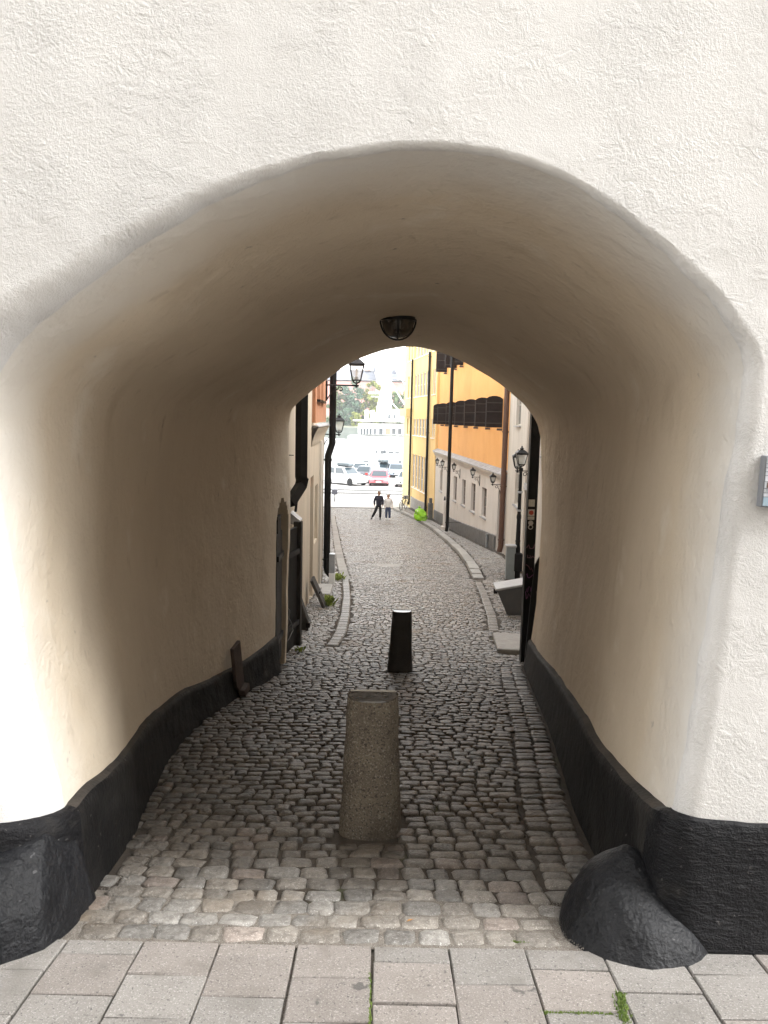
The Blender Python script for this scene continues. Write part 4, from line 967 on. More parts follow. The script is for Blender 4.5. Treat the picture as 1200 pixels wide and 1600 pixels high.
bollard('granite_bollard', 'speckled brown granite bollard at the front of the passage, nearest the camera', (-.036, 3.80, float(G(0, 3.8))), .335, .262, .735, .09, m_granite)
bollard('granite_bollard', 'black looking bollard at the far end of the passage, behind the granite one', (.222, 8.58, float(G(0, 8.58))), .305, .218, .70, .03, m_granite_shaded, lean=.01)
# ---- guard stones at the corners
def hull(name, label, pts, m, loc, amp=.008, passes=3, pname='stone', cuts=5):
    root = thing(name, label, 'guard stone', loc, 0, 'tarred guard stones at the foot of the arch'); bm = bmesh.new()
    for p in pts: bm.verts.new(p)
    bmesh.ops.convex_hull(bm, input=bm.verts[:]); bmesh.ops.subdivide_edges(bm, edges=bm.edges[:], cuts=cuts, use_grid_fill=True)
    for _ in range(passes): bmesh.ops.smooth_vert(bm, verts=bm.verts[:], factor=.5, use_axis_x=True, use_axis_y=True, use_axis_z=True)
    for v in bm.verts:
        c = v.co; v.co += Vector((nz(c.x, c.y, c.z, 7), nz(c.y, c.z, c.x, 7), nz(c.z + 3, c.x, c.y, 7))) * amp + Vector((nz(c.x, c.y, c.z, 25), nz(c.y, c.z, c.x, 25), nz(c.z, c.y, c.x, 25))) * amp * .35
    me = bpy.data.meshes.new(pname); bm.to_mesh(me); bm.free(); me.materials.append(m); shade(me, 180); o = bpy.data.objects.new(pname, me); COL.objects.link(o); o.parent = root; return root
lx, ly = -1.30, 2.70; lz = float(G(0, ly))
hull('guard_stone', 'angular faceted black guard stone at the left foot of the arch',
     [(-.45, -.22, -.08), (.00, -.225, -.08), (.155, -.09, -.08), (.205, .08, -.08), (.20, .3, -.08), (-.45, .3, -.08),
      (-.45, -.20, .185), (-.02, -.195, .19), (.12, -.06, .16), (.02, .02, .32), (.07, .12, .34), (.10, .3, .30), (-.45, .12, .33), (-.45, .3, .33)], m_guard, (lx - .05, ly - .02, lz), .0055, 0, cuts=8)
rx, ry = 1.02, 2.83; rz_ = float(G(0, ry)); pts = []
for zf, rf in ((-.08, 1.2), (.0, 1.14), (.06, 1.04), (.13, .86), (.19, .65), (.24, .42), (.295, .10)):
    for k in range(11):
        q = 2 * math.pi * k / 11 + zf * 2; pts.append((.255 * rf * math.cos(q) - .03 * zf, .27 * rf * math.sin(q) + zf * .30, zf))
hull('guard_stone', 'rounded dome shaped black guard stone at the right foot of the arch', pts, m_guard, (rx, ry, rz_), .014, 2, cuts=2)
# fresh tar drips scratched on the dome stone
# ---- ceiling lamp
zc_ = max(section(6.45)[:, 1]); lp = P(622, 500, 6.45); 
lq = section(6.45); ix = int(np.argmin(abs(lq[NL:NS - NR, 0] - lp.x))) + NL; zc_ = lq[ix, 1] + .02
cl = thing('ceiling_lamp', 'round glass ceiling lamp in black metal guard hanging from the vault', 'lamp', (lp.x, 6.45, zc_), 0)
m_smoke = mat('dirty_lamp_glass', (.10, .085, .07), (.06, .05, .042), 8, .18, alpha=.85)
rd = .142
MB().lathe([(rd * .9, .02), (rd, .01), (rd, -.05), (rd * .96, -.055)], 28).build('base', m_iron, cl, smooth=40)
MB().lathe([(rd * .93, -.05), (rd * .93, -.075), (rd * .86, -.12), (rd * .66, -.165), (rd * .36, -.19), (.004, -.197)], 28).build('glass_dome', m_smoke, cl, smooth=60)
for a_ in (0, 90):
    MB().tube([((rd + .004) * math.cos(t) * math.cos(R(a_)), (rd + .004) * math.cos(t) * math.sin(R(a_)), -.045 - .165 * math.sin(t)) for t in np.linspace(0, math.pi, 18)], .0085, 6).build('guard_rib', m_iron, cl, smooth=60)
MB().tube([((rd + .003) * math.cos(t), (rd + .003) * math.sin(t), -.052) for t in np.linspace(0, 2 * math.pi, 26)], .010, 6).build('guard_ring', m_iron, cl, smooth=60)
MB().tube([(0, 0, -.05), (0, 0, -.15)], .022, 8).build('bulb', m_bulb, cl)
cab = thing('lamp_cable', 'thin dark cable running across the vault left of the ceiling lamp', 'cable', (lp.x, 6.45, zc_), 0)
cpts = []
for t in np.linspace(-.14, -.75, 14):
    xx = lp.x + t; j = int(np.argmin(abs(lq[NL:NS - NR, 0] - xx))) + NL; cpts.append((t, .0, lq[j, 1] - zc_ + .014))
MB().tube(cpts, .006, 5).build('cable', m_ledge, cab, smooth=60)
# ---- rusty iron strap in the left plinth
wy = 6.92; xw = wall_x(-1, wy, .4); isp = thing('iron_strap', 'rusty flat iron strap set in a notch of the left black plinth', 'iron strap', (xw + .0, wy, float(G(0, wy))), R(78))
MB().add([(-.09, -.05, .40), (-.09, .02, .40), (-.07, -.06, .0), (-.07, .0, .0)] , []).build('x', m_rust, isp) if False else None
mb = MB(); mb.prism([(-.10, .50), (.06, .54), (.16, .10), (.05, .06), (-.02, .12)], lambda p: (p[0], -.05, p[1]), lambda p: (p[0], -.085, p[1])); mb.build('plate', m_rust, isp, bevel=.004)
MB().prism([(.05, .06), (.17, .10), (.19, .03), (.08, -.01)], lambda p: (p[0], -.06, p[1]), lambda p: (p[0], -.13, p[1])).build('foot', m_rust, isp, bevel=.004)
# ---- enamel plate at the right edge of the picture
sp0, sp1 = P(1182, 789, YF), P(1189, 713, YF)
pq = thing('info_plaque', 'weathered pale blue and grey metal plaque on stucco at the right edge', 'plaque', (sp0.x + .002, YF - .02, sp0.z), 0); pq.rotation_euler = (0, R(1.0), 0)
pw, ph = .16, sp1.z - sp0.z
m_en = mat('pale_enamel', (.50, .52, .56), (.42, .44, .48), 14, .45, rnd=.12); m_blue = mat('blue_enamel', (.26, .36, .44), (.30, .40, .47), 20, .4); m_bw = mat('brown_picture', (.14, .085, .055), (.10, .06, .04), 40, .5)
MB().box(-.004, pw, -.012, .02, -.004, ph + .004).build('back_plate', mat('plaque_edge', (.20, .21, .23), rough=.5), pq, bevel=.002)
hts = [0, .19, .27, .36, .50, .62, .70, .78, .86, 1.0]
for k, (a_, b_) in enumerate(zip(hts[:-1], hts[1:])):
    m_ = m_blue if k == 0 else m_en
    MB().box(.003, pw - .002, -.0165, -.012, ph * a_ + .0012, ph * b_ - .0012).build('strip', m_, pq)
MB().box(.010, .034, -.018, -.0165, ph * .375, ph * .485).build('picture', m_bw, pq)
MB().box(.036, .046, -.018, -.0165, ph * .03, ph * .08).build('mark', m_iron, pq); MB().box(.036, .046, -.018, -.0165, ph * .10, ph * .15).build('mark', m_iron, pq)
try:
    cu = bpy.data.curves.new('lettering', 'FONT'); cu.body = 'BAGE'; cu.size = .017; cu.extrude = .0003
    tm = bpy.data.objects.new('lettering', cu); COL.objects.link(tm); dg = bpy.context.evaluated_depsgraph_get(); me = bpy.data.meshes.new_from_object(tm.evaluated_get(dg)); bpy.data.objects.remove(tm)
    me.materials.clear(); me.materials.append(mat('faint_letter', (.36, .38, .42), rough=.5)); tm = bpy.data.objects.new('lettering', me); COL.objects.link(tm); tm.parent = pq; tm.location = (.008, -.0170, ph * .285); tm.rotation_euler = (R(90), 0, 0)
except Exception as e: print('text', e)
# ---- weeds
m_leaf = mat('weed_leaf', (.16, .22, .035), (.24, .27, .05), 30, .7); m_moss = mat('moss', (.075, .13, .02), (.14, .19, .04), 60, .9)
def weed(label, x, y, spread, h, n, name='weed', m=None, z0=None, cat='weed'):
    z = float(G(x, y)) if z0 is None else z0; root = thing(name, label, cat, (x, y, z), 0); rg = random.Random(int(x * 100 + y * 7)); mb = MB()
    for i in range(n):
        a = rg.uniform(0, 6.28); r_ = rg.random() ** .6; bx, by = spread[0] * r_ * math.cos(a), spread[1] * r_ * math.sin(a); hh = h * rg.uniform(.4, 1.1); t = rg.uniform(0, 6.28); w_ = .012 + h * .10
        lx_, ly_ = math.cos(t) * hh * .7, math.sin(t) * hh * .7; c, s = math.cos(t + 1.57) * w_, math.sin(t + 1.57) * w_
        mb.add([(bx, by, 0), (bx + lx_ * .5 + c, by + ly_ * .5 + s, hh * .7), (bx + lx_, by + ly_, hh), (bx + lx_ * .5 - c, by + ly_ * .5 - s, hh * .72)], [(0, 1, 2, 3)])
    o = mb.build('foliage', m or m_leaf, root); return root
p = gpx(512, 946); weed('yellow green weeds at the foot of the leaning hatch cover', p.x + .02, p.y + .05, (.10, .25), .17, 70)
p = gpx(529, 905); weed('low yellow green weeds where the pale kerb begins on the left', p.x, p.y, (.16, .35), .13, 80)
p = gpx(468, 1018); weed('tiny green weed by the foot of the folded black door', p.x, p.y, (.05, .08), .07, 20)
for (x0, y0, x1, y1, n, lab) in ((968, 1552, 976, 1598, 260, 'bright green moss tuft in the joint between right hand paving slabs'), (842, 1582, 958, 1584, 200, 'thin green moss line along a slab joint left of the tuft'), (800, 1470, 832, 1474, 40, 'small moss spot where slabs meet cobbles near the domed stone'), (578, 1520, 577, 1600, 90, 'sparse moss in the joint between the middle paving slabs')):
    a_, b_ = gpx(x0, y0), gpx(x1, y1); c_ = (a_ + b_) / 2; root = thing('moss', lab, 'moss', (c_.x, c_.y, c_.z), 0); rg = random.Random(n); mb = MB(); wd = .012 if n == 260 else .004
    for i in range(n):
        t = rg.random(); q = a_.lerp(b_, t) - c_; x, y = q.x + rg.gauss(0, wd * .7), q.y + rg.gauss(0, wd * .6); r_ = rg.uniform(.002, .0055); z = float(G(0, y + c_.y)) - c_.z - .006; h = rg.uniform(.004, .011) * (1.3 if n == 260 else .8)
        mb.add([(x + r_, y, z), (x - r_ * .5, y + r_, z), (x - r_ * .5, y - r_, z), (x + rg.gauss(0, .003), y + rg.gauss(0, .003), z + h + .004)], [(0, 1, 3), (1, 2, 3), (2, 0, 3)])
    mb.build('cushion', m_moss, root)
# ---- green bag
rg_ = random.Random(2); p = gpx(658, 814, .11); bgr = thing('rubbish_bag', 'bright lime green rubbish bag slumped on the pavement by the stone post', 'bag', (p.x, p.y + .2, float(G(0, p.y)) + .1), 0)
m_bag = mat('lime_plastic', (.30, .62, .02), (.22, .52, .015), 6, .35, spots=((3.2, .60, .64, (.62, .75, .40)),)); rows = []  # pale patches in the colour imitate highlights on the plastic
for j in range(15):
    f = j / 14; rr_ = .42 * (math.sin(math.pi * min(.97, .16 + f * .80)) ** .5) * (1 - .30 * f) if j < 14 else .02; row = []
    for k in range(20):
        q = 6.283 * k / 20; d_ = 1 + rg_.uniform(-.05, .05) + .30 * nz(math.cos(q) * 1.6, math.sin(q) * 1.6, f * 3) + .22 * nz(math.cos(q) * 4, math.sin(q) * 4, f * 7)
        row.append((rr_ * d_ * math.cos(q) * 1.05 - .16 * f + .05, rr_ * d_ * math.sin(q) * .8, f * .78 + .03 * nz(q, f * 6, 1)))
    rows.append(row)
MB().grid(rows, closed=True).build('bag', m_bag, bgr, smooth=24)
MB().lathe([(.03, .74), (.05, .80), (.09, .86)], 8, (-.12, 0, 0)).build('tied_neck', m_bag, bgr, smooth=60)
p2 = gpx(650, 812, .11); lt = thing('litter', 'small orange brown scrap of litter beside the green bag', 'litter', (p2.x, p2.y, float(G(0, p2.y)) + .1), .4); MB().add([(-.10, -.07, 0), (.10, -.06, .02), (.09, .07, 0), (-.08, .08, .03), (0, 0, .11)], [(0, 1, 4), (1, 2, 4), (2, 3, 4), (3, 0, 4), (3, 2, 1, 0)]).build('scrap', mat('orange_litter', (.50, .26, .04), (.35, .2, .06), 20, .6), lt)
p3 = gpx(608, 884); mh = thing('drain_cover', 'flat grey drain cover set into the cobbles in mid street', 'drain cover', (p3.x, p3.y, float(G(0, p3.y)) + .006), 0); tint_mesh(MB().box(-.36, .36, -.30, .30, -.03, .006).build('lid', m_kerb, mh).data, [(.95, .95, .93, 1)] * 8)

# ------------------------------------------------------------------ people
def skin(name, verts, edges, m, parent, sub=2):
    me = bpy.data.meshes.new(name); me.from_pydata([v[:3] for v in verts], edges, []); o = bpy.data.objects.new(name, me); COL.objects.link(o)
    o.modifiers.new('s', 'SKIN'); o.modifiers.new('u', 'SUBSURF').levels = sub
    for i, v in enumerate(verts):
        r_ = v[3]; sv = me.skin_vertices[0].data[i]; sv.radius = (r_, r_) if not isinstance(r_, tuple) else r_; sv.use_root = (i == 0)
    dg = bpy.context.evaluated_depsgraph_get(); new = bpy.data.meshes.new_from_object(o.evaluated_get(dg)); bpy.data.objects.remove(o); bpy.data.meshes.remove(me)
    new.name = name; new.materials.clear(); new.materials.append(m); shade(new, 180); o = bpy.data.objects.new(name, new); COL.objects.link(o); o.parent = parent; return o
m_skin = mat('skin', (.52, .31, .22), rough=.55)
def chain(idx): return list(zip(idx[:-1], idx[1:]))
def person(label, loc, rz, J, mats, hairshape, s=1.0):
    root = thing('person', label, 'person', loc, rz, 'couple walking up the street')
    top_m, leg_m, shoe_m, hair_m = mats; pv, ch, nk, hd = J['pelvis'], J['chest'], J['neck'], J['head']
    V = [(*pv, .12), (*[(a + b) / 2 for a, b in zip(pv, ch)], .115), (*ch, .135), (*nk, .055), (hd[0], hd[1], hd[2] - .05, .075), (*hd, .095), (hd[0], hd[1], hd[2] + .085, .07)]; E = chain(range(7))
    def limb(root_i, pts):
        n = len(V); 
        for p_ in pts: V.append(p_)
        E.append((root_i, n)); E.extend(chain(range(n, n + len(pts))))
    for sd in ('L', 'R'):
        limb(2, [(*J['sh' + sd], .062), (*J['el' + sd], .042), (*J['wr' + sd], .028), (*[w_ + d_ for w_, d_ in zip(J['wr' + sd], (0, -.02, -.07))], .036)])
        limb(0, [(*J['hip' + sd], .088), (*J['kn' + sd], .058), (*J['an' + sd], .040)])
    body = skin('body', V, E, m_skin, root)
    fy = hd[1] - .088; mb = MB()
    mb.add([(hd[0] - .014, fy, hd[2] - .03), (hd[0] + .014, fy, hd[2] - .03), (hd[0], fy - .03, hd[2] - .025), (hd[0], fy, hd[2] + .02)], [(0, 1, 2), (0, 2, 3), (1, 3, 2)]); mb.build('nose', m_skin, root)
    for sx in (-1, 1):
        MB().lathe([(.001, -.012), (.011, -.006), (.011, .004)], 8, (hd[0] + sx * .034, fy + .002, hd[2] + .005), 'y').build('eye', m_dark, root)
        MB().lathe([(.001, -.012), (.022, -.006), (.028, .008)], 8, (hd[0] + sx * .094, hd[1] - .0, hd[2] - .01), 'x').build('ear', m_skin, root)
    MB().box(hd[0] - .022, hd[0] + .022, fy - .003, fy + .01, hd[2] - .058, hd[2] - .050).build('mouth', mat('lip', (.35, .14, .11), rough=.5) if 'lip' not in bpy.data.materials else bpy.data.materials['lip'], root)
    # hands: five fingers each
    for sd, sx in (('L', -1), ('R', 1)):
        w_ = Vector(J['wr' + sd]) + Vector((0, -.02, -.09)); 
        for k in range(4):
            x = (-.024 + .016 * k); MB().tube([w_ + Vector((0, x, 0)), w_ + Vector((0, x * 1.1 - .004, -.035)), w_ + Vector((-sx * .012, x * 1.1 - .008, -.062 + .006 * abs(k - 1.5)))], [.009, .008, .006], 5).build('finger', m_skin, root)
        MB().tube([w_ + Vector((0, -.03, .03)), w_ + Vector((-sx * .01, -.05, -.005)), w_ + Vector((-sx * .012, -.052, -.03))], [.010, .009, .007], 5).build('thumb', m_skin, root)
    # jacket or pullover
    wst = J.get('hem', pv[2] - .06); V = [(pv[0], pv[1], wst, (.205, .15)), (pv[0], pv[1], pv[2] + .12, (.19, .14)), (ch[0], ch[1], ch[2] - .02, (.215, .15)), (ch[0], ch[1], ch[2] + .13, (.19, .12)), (nk[0], nk[1], nk[2] - .04, (.07, .07))]; E = chain(range(5))
    for sd in ('L', 'R'): limb(3, [(*J['sh' + sd], .09), (*J['el' + sd], .072), (*J['wr' + sd], .056)])
    skin(J['top'], V, E, top_m, root)
    V = [(*[pv[0], pv[1], pv[2] + .04], (.155, .12)), (pv[0], pv[1], pv[2] - .06, (.15, .12))]; E = chain(range(2))
    for sd in ('L', 'R'): limb(1, [(*J['hip' + sd], .115), (*J['kn' + sd], .09), (J['an' + sd][0], J['an' + sd][1], J['an' + sd][2] + .02, .075)])
    skin('trousers', V, E, leg_m, root)
    for sd in ('L', 'R'): a_, t_ = J['an' + sd], J['toe' + sd]; skin('shoe', [(a_[0], a_[1] + .05, a_[2] - .035, .042), (a_[0], a_[1], a_[2] - .02, .05), (t_[0] * .6 + a_[0] * .4, t_[1] * .6 + a_[1] * .4, t_[2] + .015, .045), (*t_, .034)], chain(range(4)), shoe_m, root)
    mb = MB(); rws = []
    for j in range(8):
        f = j / 7; q = f * 1.75; row = []
        for k in range(16):
            a_ = 6.283 * k / 16; back = math.sin(a_); row.append((hd[0] + .108 * math.sin(q) * math.cos(a_), hd[1] + .012 + .118 * math.sin(q) * back, hd[2] + .035 + .115 * math.cos(q) - (hairshape if back > -.2 else 0) * f * f + (.07 * f * f if back < -.3 else 0)))
        rws.append(row)
    mb.grid(rws, closed=True).build('hair', hair_m, root, smooth=180)
    return root
man = dict(pelvis=(0, 0, .95), chest=(-.01, -.03, 1.27), neck=(-.01, -.05, 1.52), head=(0, -.07, 1.66), shL=(-.19, -.02, 1.44), shR=(.19, -.02, 1.44), elL=(-.29, .06, 1.16), elR=(.25, .05, 1.16), wrL=(-.27, -.06, .92), wrR=(.23, -.08, .93),
           hipL=(-.09, 0, .90), hipR=(.09, 0, .90), knL=(-.22, -.10, .50), knR=(.10, -.03, .50), anL=(-.41, .10, .11), anR=(.10, .05, .085), toeL=(-.47, -.04, .035), toeR=(.09, -.11, .03), top='jacket', hem=.80)
wom = dict(pelvis=(0, 0, .86), chest=(0, -.02, 1.15), neck=(0, -.04, 1.37), head=(0, -.06, 1.50), shL=(-.17, -.01, 1.30), shR=(.17, -.01, 1.30), elL=(-.24, .03, 1.05), elR=(.25, .03, 1.05), wrL=(-.21, -.09, .85), wrR=(.24, -.07, .84),
           hipL=(-.085, 0, .80), hipR=(.085, 0, .80), knL=(-.10, -.05, .45), knR=(.09, -.02, .45), anL=(-.10, .04, .085), anR=(.10, -.04, .085), toeL=(-.11, -.10, .03), toeR=(.11, -.19, .03), top='pullover', hem=.72)
p = gpx(595, 812); m_navy = mat('navy_jacket', (.022, .022, .042), (.03, .03, .05), 9, .85); m_blk = mat('black_cloth', (.010, .010, .014), rough=.85)
person('man in a dark navy jacket and black trousers in mid stride', (p.x - .14, p.y, p.z), 0, man, (m_navy, m_blk, m_blk, mat('grey_brown_hair', (.20, .15, .12), rough=.7)), .03)
p = gpx(606, 812); person('white haired woman in white pullover and blue jeans beside the man', (p.x, p.y - .05, p.z), 0, wom, (mat('white_knit', (.84, .83, .82), (.76, .75, .75), 14, .9), mat('blue_denim', (.045, .06, .12), (.06, .08, .15), 14, .85), m_white, mat('white_hair', (.58, .57, .55), rough=.7)), .10)
# ------------------------------------------------------------------ bicycle
pb = gpx(633, 797, .11); bk = thing('bicycle', 'black bicycle parked against the end of the yellow house', 'bicycle', (pb.x - .12, pb.y + .2, float(G(0, pb.y)) + .1), R(70))
for x in (-.52, .52):
    wh = MB().tube([(x + .33 * math.cos(t), 0, .34 + .33 * math.sin(t)) for t in np.linspace(0, 6.283, 25)], .022, 6).build('wheel', m_black, bk, smooth=60)
    mb = MB()
    for k in range(9): t = math.pi * k / 9; mb.tube([(x + .32 * math.cos(t), 0, .34 + .32 * math.sin(t)), (x - .32 * math.cos(t), 0, .34 - .32 * math.sin(t))], .004, 3)
    q_ = mb.build('spokes', m_steel, wh); q_['kind'] = 'stuff'
mb = MB()
for a_, b_ in (((-.52, 0, .34), (-.05, 0, .30)), ((-.05, 0, .30), (-.18, 0, .86)), ((-.52, 0, .34), (-.15, 0, .74)), ((-.15, 0, .74), (.36, 0, .80)), ((-.05, 0, .30), (.38, 0, .70)), ((.35, 0, .92), (.52, 0, .34))): mb.tube([a_, b_], .018, 6)
mb.build('frame', m_black, bk); MB().prism([(-.32, .0), (-.08, .0), (-.06, .04), (-.30, .06)], lambda q: (q[0], -.07, q[1] + .86), lambda q: (q[0], .07, q[1] + .86)).build('saddle', m_black, bk, bevel=.02)
MB().tube([(.24, -.30, 1.0), (.34, -.18, 1.02), (.36, 0, .96), (.34, .18, 1.02), (.24, .30, 1.0)], .014, 6).build('handlebar', m_steel, bk, smooth=60); MB().box(.40, .66, -.16, .16, .74, .98).build('basket', m_steel, bk, bevel=.01); MB().box(-.72, -.30, -.08, .08, .72, .74).build('luggage_rack', m_black, bk)

p = gpx(641, 1440); fl = thing('fallen_leaf', 'small dry orange leaf lying in the front rows of cobbles', 'leaf', (p.x, p.y, float(G(p.x, p.y)) + .004), .5)
MB().add([(-.018, 0, .001), (-.004, .006, .004), (.014, .002, .002), (-.003, -.006, .005), (.022, 0, .003)], [(0, 3, 2, 1), (2, 3, 4)]).build('blade', mat('dry_leaf', (.42, .22, .07), (.30, .15, .05), 60, .8), fl)
# ================================================================== the quay, ship, far shore
m_quay = mat('pale_quay_paving', (.52, .51, .49), (.46, .45, .435), .4, .85, world=True, bumps=((12, 4, .6, .01),))
def flat(name, x0, x1, y0, y1, z, m):
    o = MB().add([(x0, y0, z), (x1, y0, z), (x1, y1, z), (x0, y1, z)], [(0, 1, 2, 3)]).build(name, m); o['kind'] = 'structure'; return o
ZQ = float(G(0, 70))
flat('quay', -260, 260, 56.15, 110, ZQ - .03, m_quay)
mb = MB(); mb.box(-260, 260, 109.4, 110, ZQ - 4, ZQ + .12); o = mb.build('quay_edge', m_quay); o['kind'] = 'structure'
m_water = mat('harbour_water', (.05, .07, .08), rough=.12, world=True, bumps=((.35, 4, .6, .25),)); flat('water', -300, 300, 100, 300, ZQ - 1.6, m_water)
m_dkerb = mat('grey_kerb', (.20, .20, .20), (.15, .15, .15), 6, .8)
for yy, hh in ((gpx(600, 772.5).y, .12), (gpx(600, 767.5).y, .12)):
    o = MB().box(-60, 60, yy - .12, yy + .12, ZQ - .1, ZQ + hh).build('kerb', m_dkerb); o['kind'] = 'structure'
# ------------------------------------------------------------------ cars
m_tyre = mat('tyre', (.012, .012, .013), rough=.8); m_rim = mat('rim', (.35, .36, .37), rough=.35, metal=.7); m_cgl = mat('car_glass', (.03, .045, .055), rough=.04, spec=.9); m_lamp = mat('headlight', (.62, .65, .68), rough=.08); m_red = mat('tail_light', (.40, .02, .015), rough=.2); m_plate = mat('number_plate', (.72, .72, .70), rough=.5)
def car(label, x, y, rz, paint, L=4.4, W=1.8, H=1.45, kind='hatch', box=False, dark_bumper=False):
    root = thing('parked_car', label, 'car', (x, y, ZQ - .03), rz, 'cars parked on the quay'); bl = H * .60
    hood = bl * .97 if kind != 'van' else bl * 1.05
    prof = [(-L / 2, .30), (-L / 2 - .02, .55), (-L / 2 + .04, bl * .98), (-L * .30, bl + .02), (L * .16, bl), (L * .36, hood * .93), (L / 2 - .06, hood * .80), (L / 2, .55), (L / 2 - .03, .28), (L * .40, .20), (-L * .40, .20)]
    stn = [(-1, .90, .95), (-.96, .97, .985), (-.80, 1, 1), (0, 1.015, 1.02), (.80, 1, 1), (.96, .97, .985), (1, .90, .95)]
    rows = [[(px_ * sx, t * W / 2, .25 + (pz - .25) * sz) for px_, pz in prof] for t, sx, sz in stn]
    mb = MB().grid(rows, closed=True); n = len(prof); mb.f.append(list(range(n))); mb.mi.append(0); mb.f.append(list(range(6 * n, 7 * n))[::-1]); mb.mi.append(0); mb.build('body', paint, root, smooth=40)
    xb, xf = {'hatch': (-L * .47, L * .20), 'saloon': (-L * .34, L * .20), 'estate': (-L * .485, L * .19), 'suv': (-L * .485, L * .20)}[kind]; tb, tf = {'hatch': (-L * .38, L * .02), 'saloon': (-L * .20, L * .04), 'estate': (-L * .43, L * .03), 'suv': (-L * .44, L * .07)}[kind]
    wb_, wt_ = W * .475, W * .39; zb, zt = bl - .03, H
    B = [(xb, -wb_, zb), (xf, -wb_, zb), (xf, wb_, zb), (xb, wb_, zb)]; T = [(tb, -wt_, zt), (tf, -wt_, zt), (tf, wt_, zt), (tb, wt_, zt)]
    Tm = [(a_ * .94 + .0, b_ * .94, zt + .035) for a_, b_, c_ in T]
    MB().add(B + T + Tm, [(k, (k + 1) % 4, (k + 1) % 4 + 4, k + 4) for k in range(4)] + [(k + 4, (k + 1) % 4 + 4, (k + 1) % 4 + 8, k + 8) for k in range(4)] + [(8, 9, 10, 11)]).build('roof', paint, root, bevel=.03)
    def pane(name, a, b_, c, d, n_, i0, i1, j0, j1):
        a, b_, c, d = map(Vector, (a, b_, c, d)); f = lambda u, v: (a.lerp(b_, u)).lerp(d.lerp(c, u), v) + Vector(n_) * .035
        MB().add([f(i0, j0), f(i1, j0), f(i1, j1), f(i0, j1)], [(0, 1, 2, 3)]).build(name, m_cgl, root)
    pane('windscreen', B[1], B[2], T[2], T[1], (.8, 0, .5), .06, .94, .12, .92); pane('rear_window', B[3], B[0], T[0], T[3], (-.8, 0, .5), .08, .92, .2, .9)
    for k in range(2):
        i0, i1 = ((.06, .47), (.53, .93))[k]; pane('side_window', B[0], B[1], T[1], T[0], (0, -.9, .2), i0, i1, .15, .9); pane('side_window', B[2], B[3], T[3], T[2], (0, .9, .2), 1 - i1, 1 - i0, .15, .9)
    for sx in (-L * .31, L * .31):
        for sy in (-1, 1):
            yy = sy * (W / 2 - .10); t_ = MB().lathe([(.20, -.10), (.31, -.10), (.33, -.06), (.33, .06), (.31, .10), (.20, .10)], 20, (sx, yy, .33), 'y').build('wheel', m_tyre, root, smooth=40); MB().lathe([(.20, -.105), (.06, -.085), (.06, .085), (.20, .105)], 14, (sx, yy, .33), 'y').build('rim', m_rim, t_)
            MB().lathe([(.40, -.02), (.40, .012)], 20, (sx, sy * (W / 2 - .012), .36), 'y').build('wheel_arch', m_tyre, root)
    for sy in (-1, 1):
        MB().obox((L / 2 - .07, sy * W * .36, bl * .80), (.10, W * .20, .14), Matrix.Identity(3)).build('headlight', m_lamp, root, bevel=.03); MB().obox((-L / 2 + .02, sy * W * .38, bl * .86), (.10, W * .16, .20), Matrix.Identity(3)).build('tail_light', m_red, root, bevel=.02)
        MB().obox((L * .17, sy * (W / 2 + .06), bl + .05), (.10, .16, .11), Matrix.Identity(3)).build('mirror', paint, root, bevel=.02)
    MB().obox((L / 2 - .02, 0, .52), (.08, W * .46, .15), Matrix.Identity(3)).build('grille', m_tyre, root, bevel=.02); MB().obox((L / 2 + .03, 0, .44), (.02, .52, .11), Matrix.Identity(3)).build('plate', m_plate, root); MB().obox((-L / 2 - .03, 0, .62), (.02, .52, .11), Matrix.Identity(3)).build('plate', m_plate, root)
    for s in (-1, 1): MB().obox((s * (L / 2 - .05), 0, .29), (.14, W * .88, .12), Matrix.Identity(3)).build('bumper', m_tyre, root, bevel=.03)
    if box: MB().obox((-.15, 0, H + .24), (1.7, .80, .32), Matrix.Identity(3)).build('roof_box', mat('roof_box', (.07, .09, .10), rough=.4) if 'roof_box' not in bpy.data.materials else bpy.data.materials['roof_box'], root, bevel=.10, seg=3); MB().box(-.8, .5, -.5, .5, H + .05, H + .08).build('roof_rack', m_tyre, root)
    return root
def carp(n, c, r_=.25): return mat('car_' + n, c, rough=r_, spec=.7)
def cpos(px_, py_): q = gpx(px_, py_); return q.x, q.y
x, y = cpos(543, 758); car('white off roader with a dark roof box, leftmost of the parked cars', x - .2, y + 1.2, R(-42), carp('white', (.72, .72, .72)), 4.7, 1.92, 1.72, 'suv', True)
x, y = cpos(592.5, 759.5); car('red hatchback seen from the front, in the middle of the row', x, y + 2.0, R(-92), carp('red', (.47, .11, .13)), 4.1, 1.86, 1.42, 'hatch')
x, y = cpos(573, 750.5); car('dark saloon seen from behind, between the white and red cars', x, y + 2.0, R(72), carp('dark', (.12, .13, .145)), 4.5, 1.8, 1.42, 'saloon')
x, y = cpos(596, 745); car('silver estate with a dark roof box behind the red car', x + .2, y + 3.0, R(-70), carp('silver', (.42, .45, .48)), 4.6, 1.8, 1.45, 'estate', True)
x, y = cpos(561, 747); car('pale grey hatchback tucked behind the white off roader', x, y + 3.6, R(-95), carp('pale', (.60, .62, .63)), 4.2, 1.76, 1.48, 'hatch')
x, y = cpos(627, 761); car('white car cut off by the yellow house, rightmost on the quay', x + .6, y + 1.6, R(-100), carp('ivory', (.70, .70, .69)), 4.3, 1.84, 1.46, 'hatch')
x, y = cpos(612, 748); car('grey blue car glimpsed behind the rightmost white car', x + .5, y + 3.6, R(-88), carp('blue', (.22, .25, .30)), 4.3, 1.8, 1.46, 'hatch')
